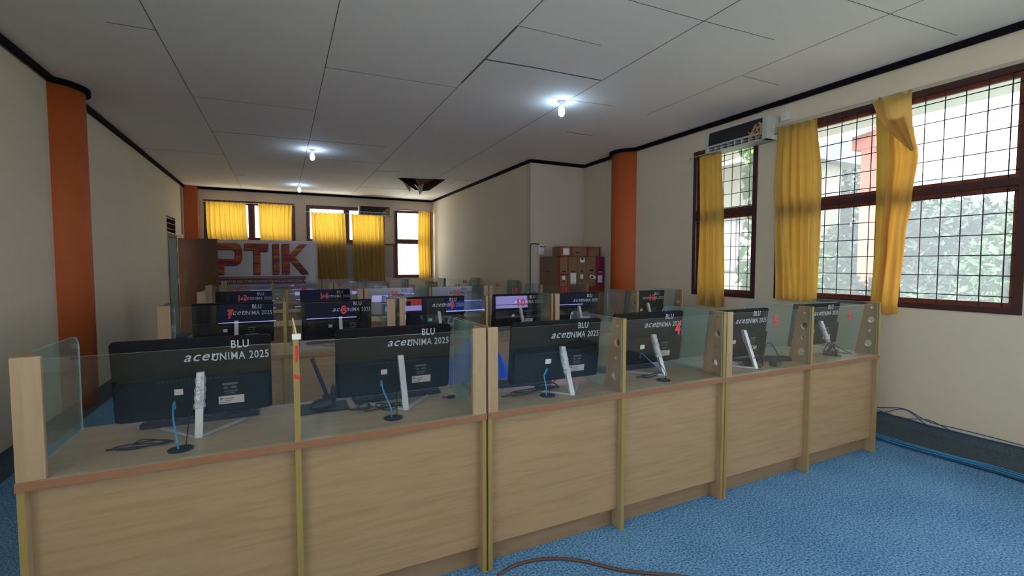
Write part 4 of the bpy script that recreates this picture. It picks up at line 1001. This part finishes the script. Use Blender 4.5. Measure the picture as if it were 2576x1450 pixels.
leaves('garden_shrub', 'green shrub by the orange column outside', 'shrub', (7.2, 3.55, .35), (.7, .55, .95), 3000, .06, M['leaf'], 4, GH)
leaves('garden_shrub', 'small bright plant below the wide yellow curtain outside', 'shrub', (6.4, 3.5, .45), (.35, .3, .65), 700, .08, M['leafb'], 5, GH)
leaves('garden_shrub', 'red leaved plant beside the orange column outside', 'shrub', (7.6, 3.95, .55), (.35, .35, .7), 900, .05, M['flower'], 6, GH)
leaves('garden_shrub', 'tall far shrub behind the others beyond the right pane', 'shrub', (11.6, 2.7, .9), (1.6, 1.9, 1.6), 9000, .08, M['leafd'], 7, GH)
leaves('garden_shrub', 'far shrub at the right edge of the big window', 'shrub', (9.9, 1.0, .7), (1.2, 1.3, 1.35), 11000, .06, M['leaf'], 8, GH)
leaves('garden_shrub', 'wide dark hedge mass at the back of the garden', 'shrub', (13.4, 6.0, 1.0), (1.2, 2.4, 1.9), 12000, .09, M['leafd'], 10, GH)
leaves('garden_shrub', 'mid green shrub below the left pane of the big window', 'shrub', (8.9, 5.2, .6), (.8, .7, 1.3), 6000, .06, M['leaf'], 11, GH)
leaves('garden_tree', 'dark tree behind the neighbouring building, upper left of the big window', 'tree', (14.8, 9.6, 3.4), (1.5, 1.6, 1.7), 7000, .09, M['leafd'], 9)
# climbing plant outside the small window
r_ = root('climbing_plant', (5.35, 4.12, -.3), label='climbing vine with heart shaped leaves outside the small window', cat='climbing plant')
rn = random.Random(12); stem = []; mb = MB()
for j in range(26):
    z = .95 + j * .085; stem.append((.02 * math.sin(j), .06 * math.sin(j * .55) , z + .3))
st = MB().tube([(0, .02, 0), (0, .0, .8)] + stem, .006, 6).build('stem', M['bark'], r_)
hp = [(0, 0), (.35, .15), (.5, -.1), (.42, -.45), (0, -1), (-.42, -.45), (-.5, -.1), (-.35, .15)]
for j in range(260):
    z = rn.choice([rn.uniform(1.0, 3.0), rn.uniform(2.3, 3.1), rn.uniform(.9, 1.5)]) + .3; s = rn.uniform(.06, .12)
    c = Vector((rn.uniform(-.12, .05), rn.uniform(-.19, .07) + .05 * math.sin(z * 4), z)); yaw = R(rn.uniform(40, 140)) ; mt = Matrix.Translation(c) @ Matrix.Rotation(yaw, 4, 'Z') @ Matrix.Rotation(R(rn.uniform(-35, 35)), 4, 'X') @ Matrix.Rotation(R(rn.uniform(-40, 40)), 4, 'Y')
    vs = [mt @ Vector((p[0] * s, .08 * s * abs(p[0]), p[1] * s)) for p in hp] + [mt @ Vector((0, .1 * s, -.3 * s))]
    mb.add(vs, [(8, i, (i + 1) % 8) for i in range(8)])
mb.build('leaves', mat('vine leaf', (0.13, 0.32, 0.04), 0.6, noise=0.3, nscale=8, spec=0.2), r_)
# neighbouring building
r_ = root('neighbour_building', (9.9, 9.6, -.3), label='cream building with grey roof beyond the small window', cat='building')
MB().box(-.3, 2.5, -2.6, 3.0, 0, 4.2).build('wall', M['cream'], r_)
mb = MB(); mb.prism([(-2.9, 4.15), (3.3, 4.15), (3.3, 4.3), (-2.9, 4.3)], 'x', -1.2, 3.0); mb.prism([(-1.2, 4.3), (3.0, 4.3), (.9, 5.2)], 'y', -2.9, 3.3); mb.build('roof', M['roof'], r_)
mb = MB().box(-.34, -.28, -1.9, -1.4, 1.6, 2.9).box(-.34, -.28, .2, 1.1, 1.6, 2.9); mb.build('window', M['roof'], r_)
r_ = root('covered_walkway', (8.1, 4.13, -.3), label='orange column and roof beam of the covered walkway outside the big window', cat='walkway')
MB().box(-.11, .11, -.11, .11, 0, 3.5).build('column', M['extorange'], r_)
MB().box(-.16, .16, -.30, .22, 3.5, 3.85).build('beam', M['extorange'], r_)
mb = MB(); mb.prism([(-.6, 3.60), (1.6, 4.3), (1.6, 4.36), (-.6, 3.66)], 'y', -.1, 2.3); mb.build('roof_sheet', M['roof'], r_)
r_ = root('white_house', (3.5, 20, -.3), label='pale house with pitched roof seen through the back right window', cat='house')
MB().box(-3, 4, 0, 4, 0, 2.8).build('wall', mat('white outside wall', (0.65, 0.65, 0.65), .8), r_)
MB().prism([(-3.4, 2.8), (4.4, 2.8), (.5, 4.4)], 'y', -.4, 4.4).build('roof', mat('pale roof', (0.5, 0.5, 0.5), .8), r_)

mb = MB(); mb.prism([(5.03, 3.30), (6.05, 3.02), (6.05, 3.08), (5.03, 3.36)], 'y', -4, 9.5)
struct(mb.build('eave_right', mat('painted eave board', (0.55, 0.58, 0.60), .7)))
struct(MB().box(-4.2, XL - .15, -4, 14, 3.3, 3.4).build('corridor_shade_roof', M['concrete']))  # unseen slab added to keep the sun out of the left openings
struct(MB().box(-4.2, XL - .15, 3, 14, -.15, -.05).build('corridor_floor', M['concrete']))
wall('corridor_shade_wall', M['concrete'], 'x', -4.2, -4.3, 3, 14, -.15, 3.3, [(4.5, 8.5, 1.0, 2.6)])  # unseen wall added to keep daylight off the open door
wall('corridor_shade_end', M['concrete'], 'y', 14, 14.1, -4.2, XL - .15, -.15, 3.3)  # added to close the corridor against daylight
wall('corridor_shade_side', M['concrete'], 'y', 3.0, 2.9, -4.2, XL - .15, -.15, 3.3)  # likewise added, closes the near end against daylight
struct(MB().box(-14, XL - .15, -12, 2.85, -.5, -.3).build('bounce_ground', M['yard']))  # unseen ground added outside the left window as a light bounce
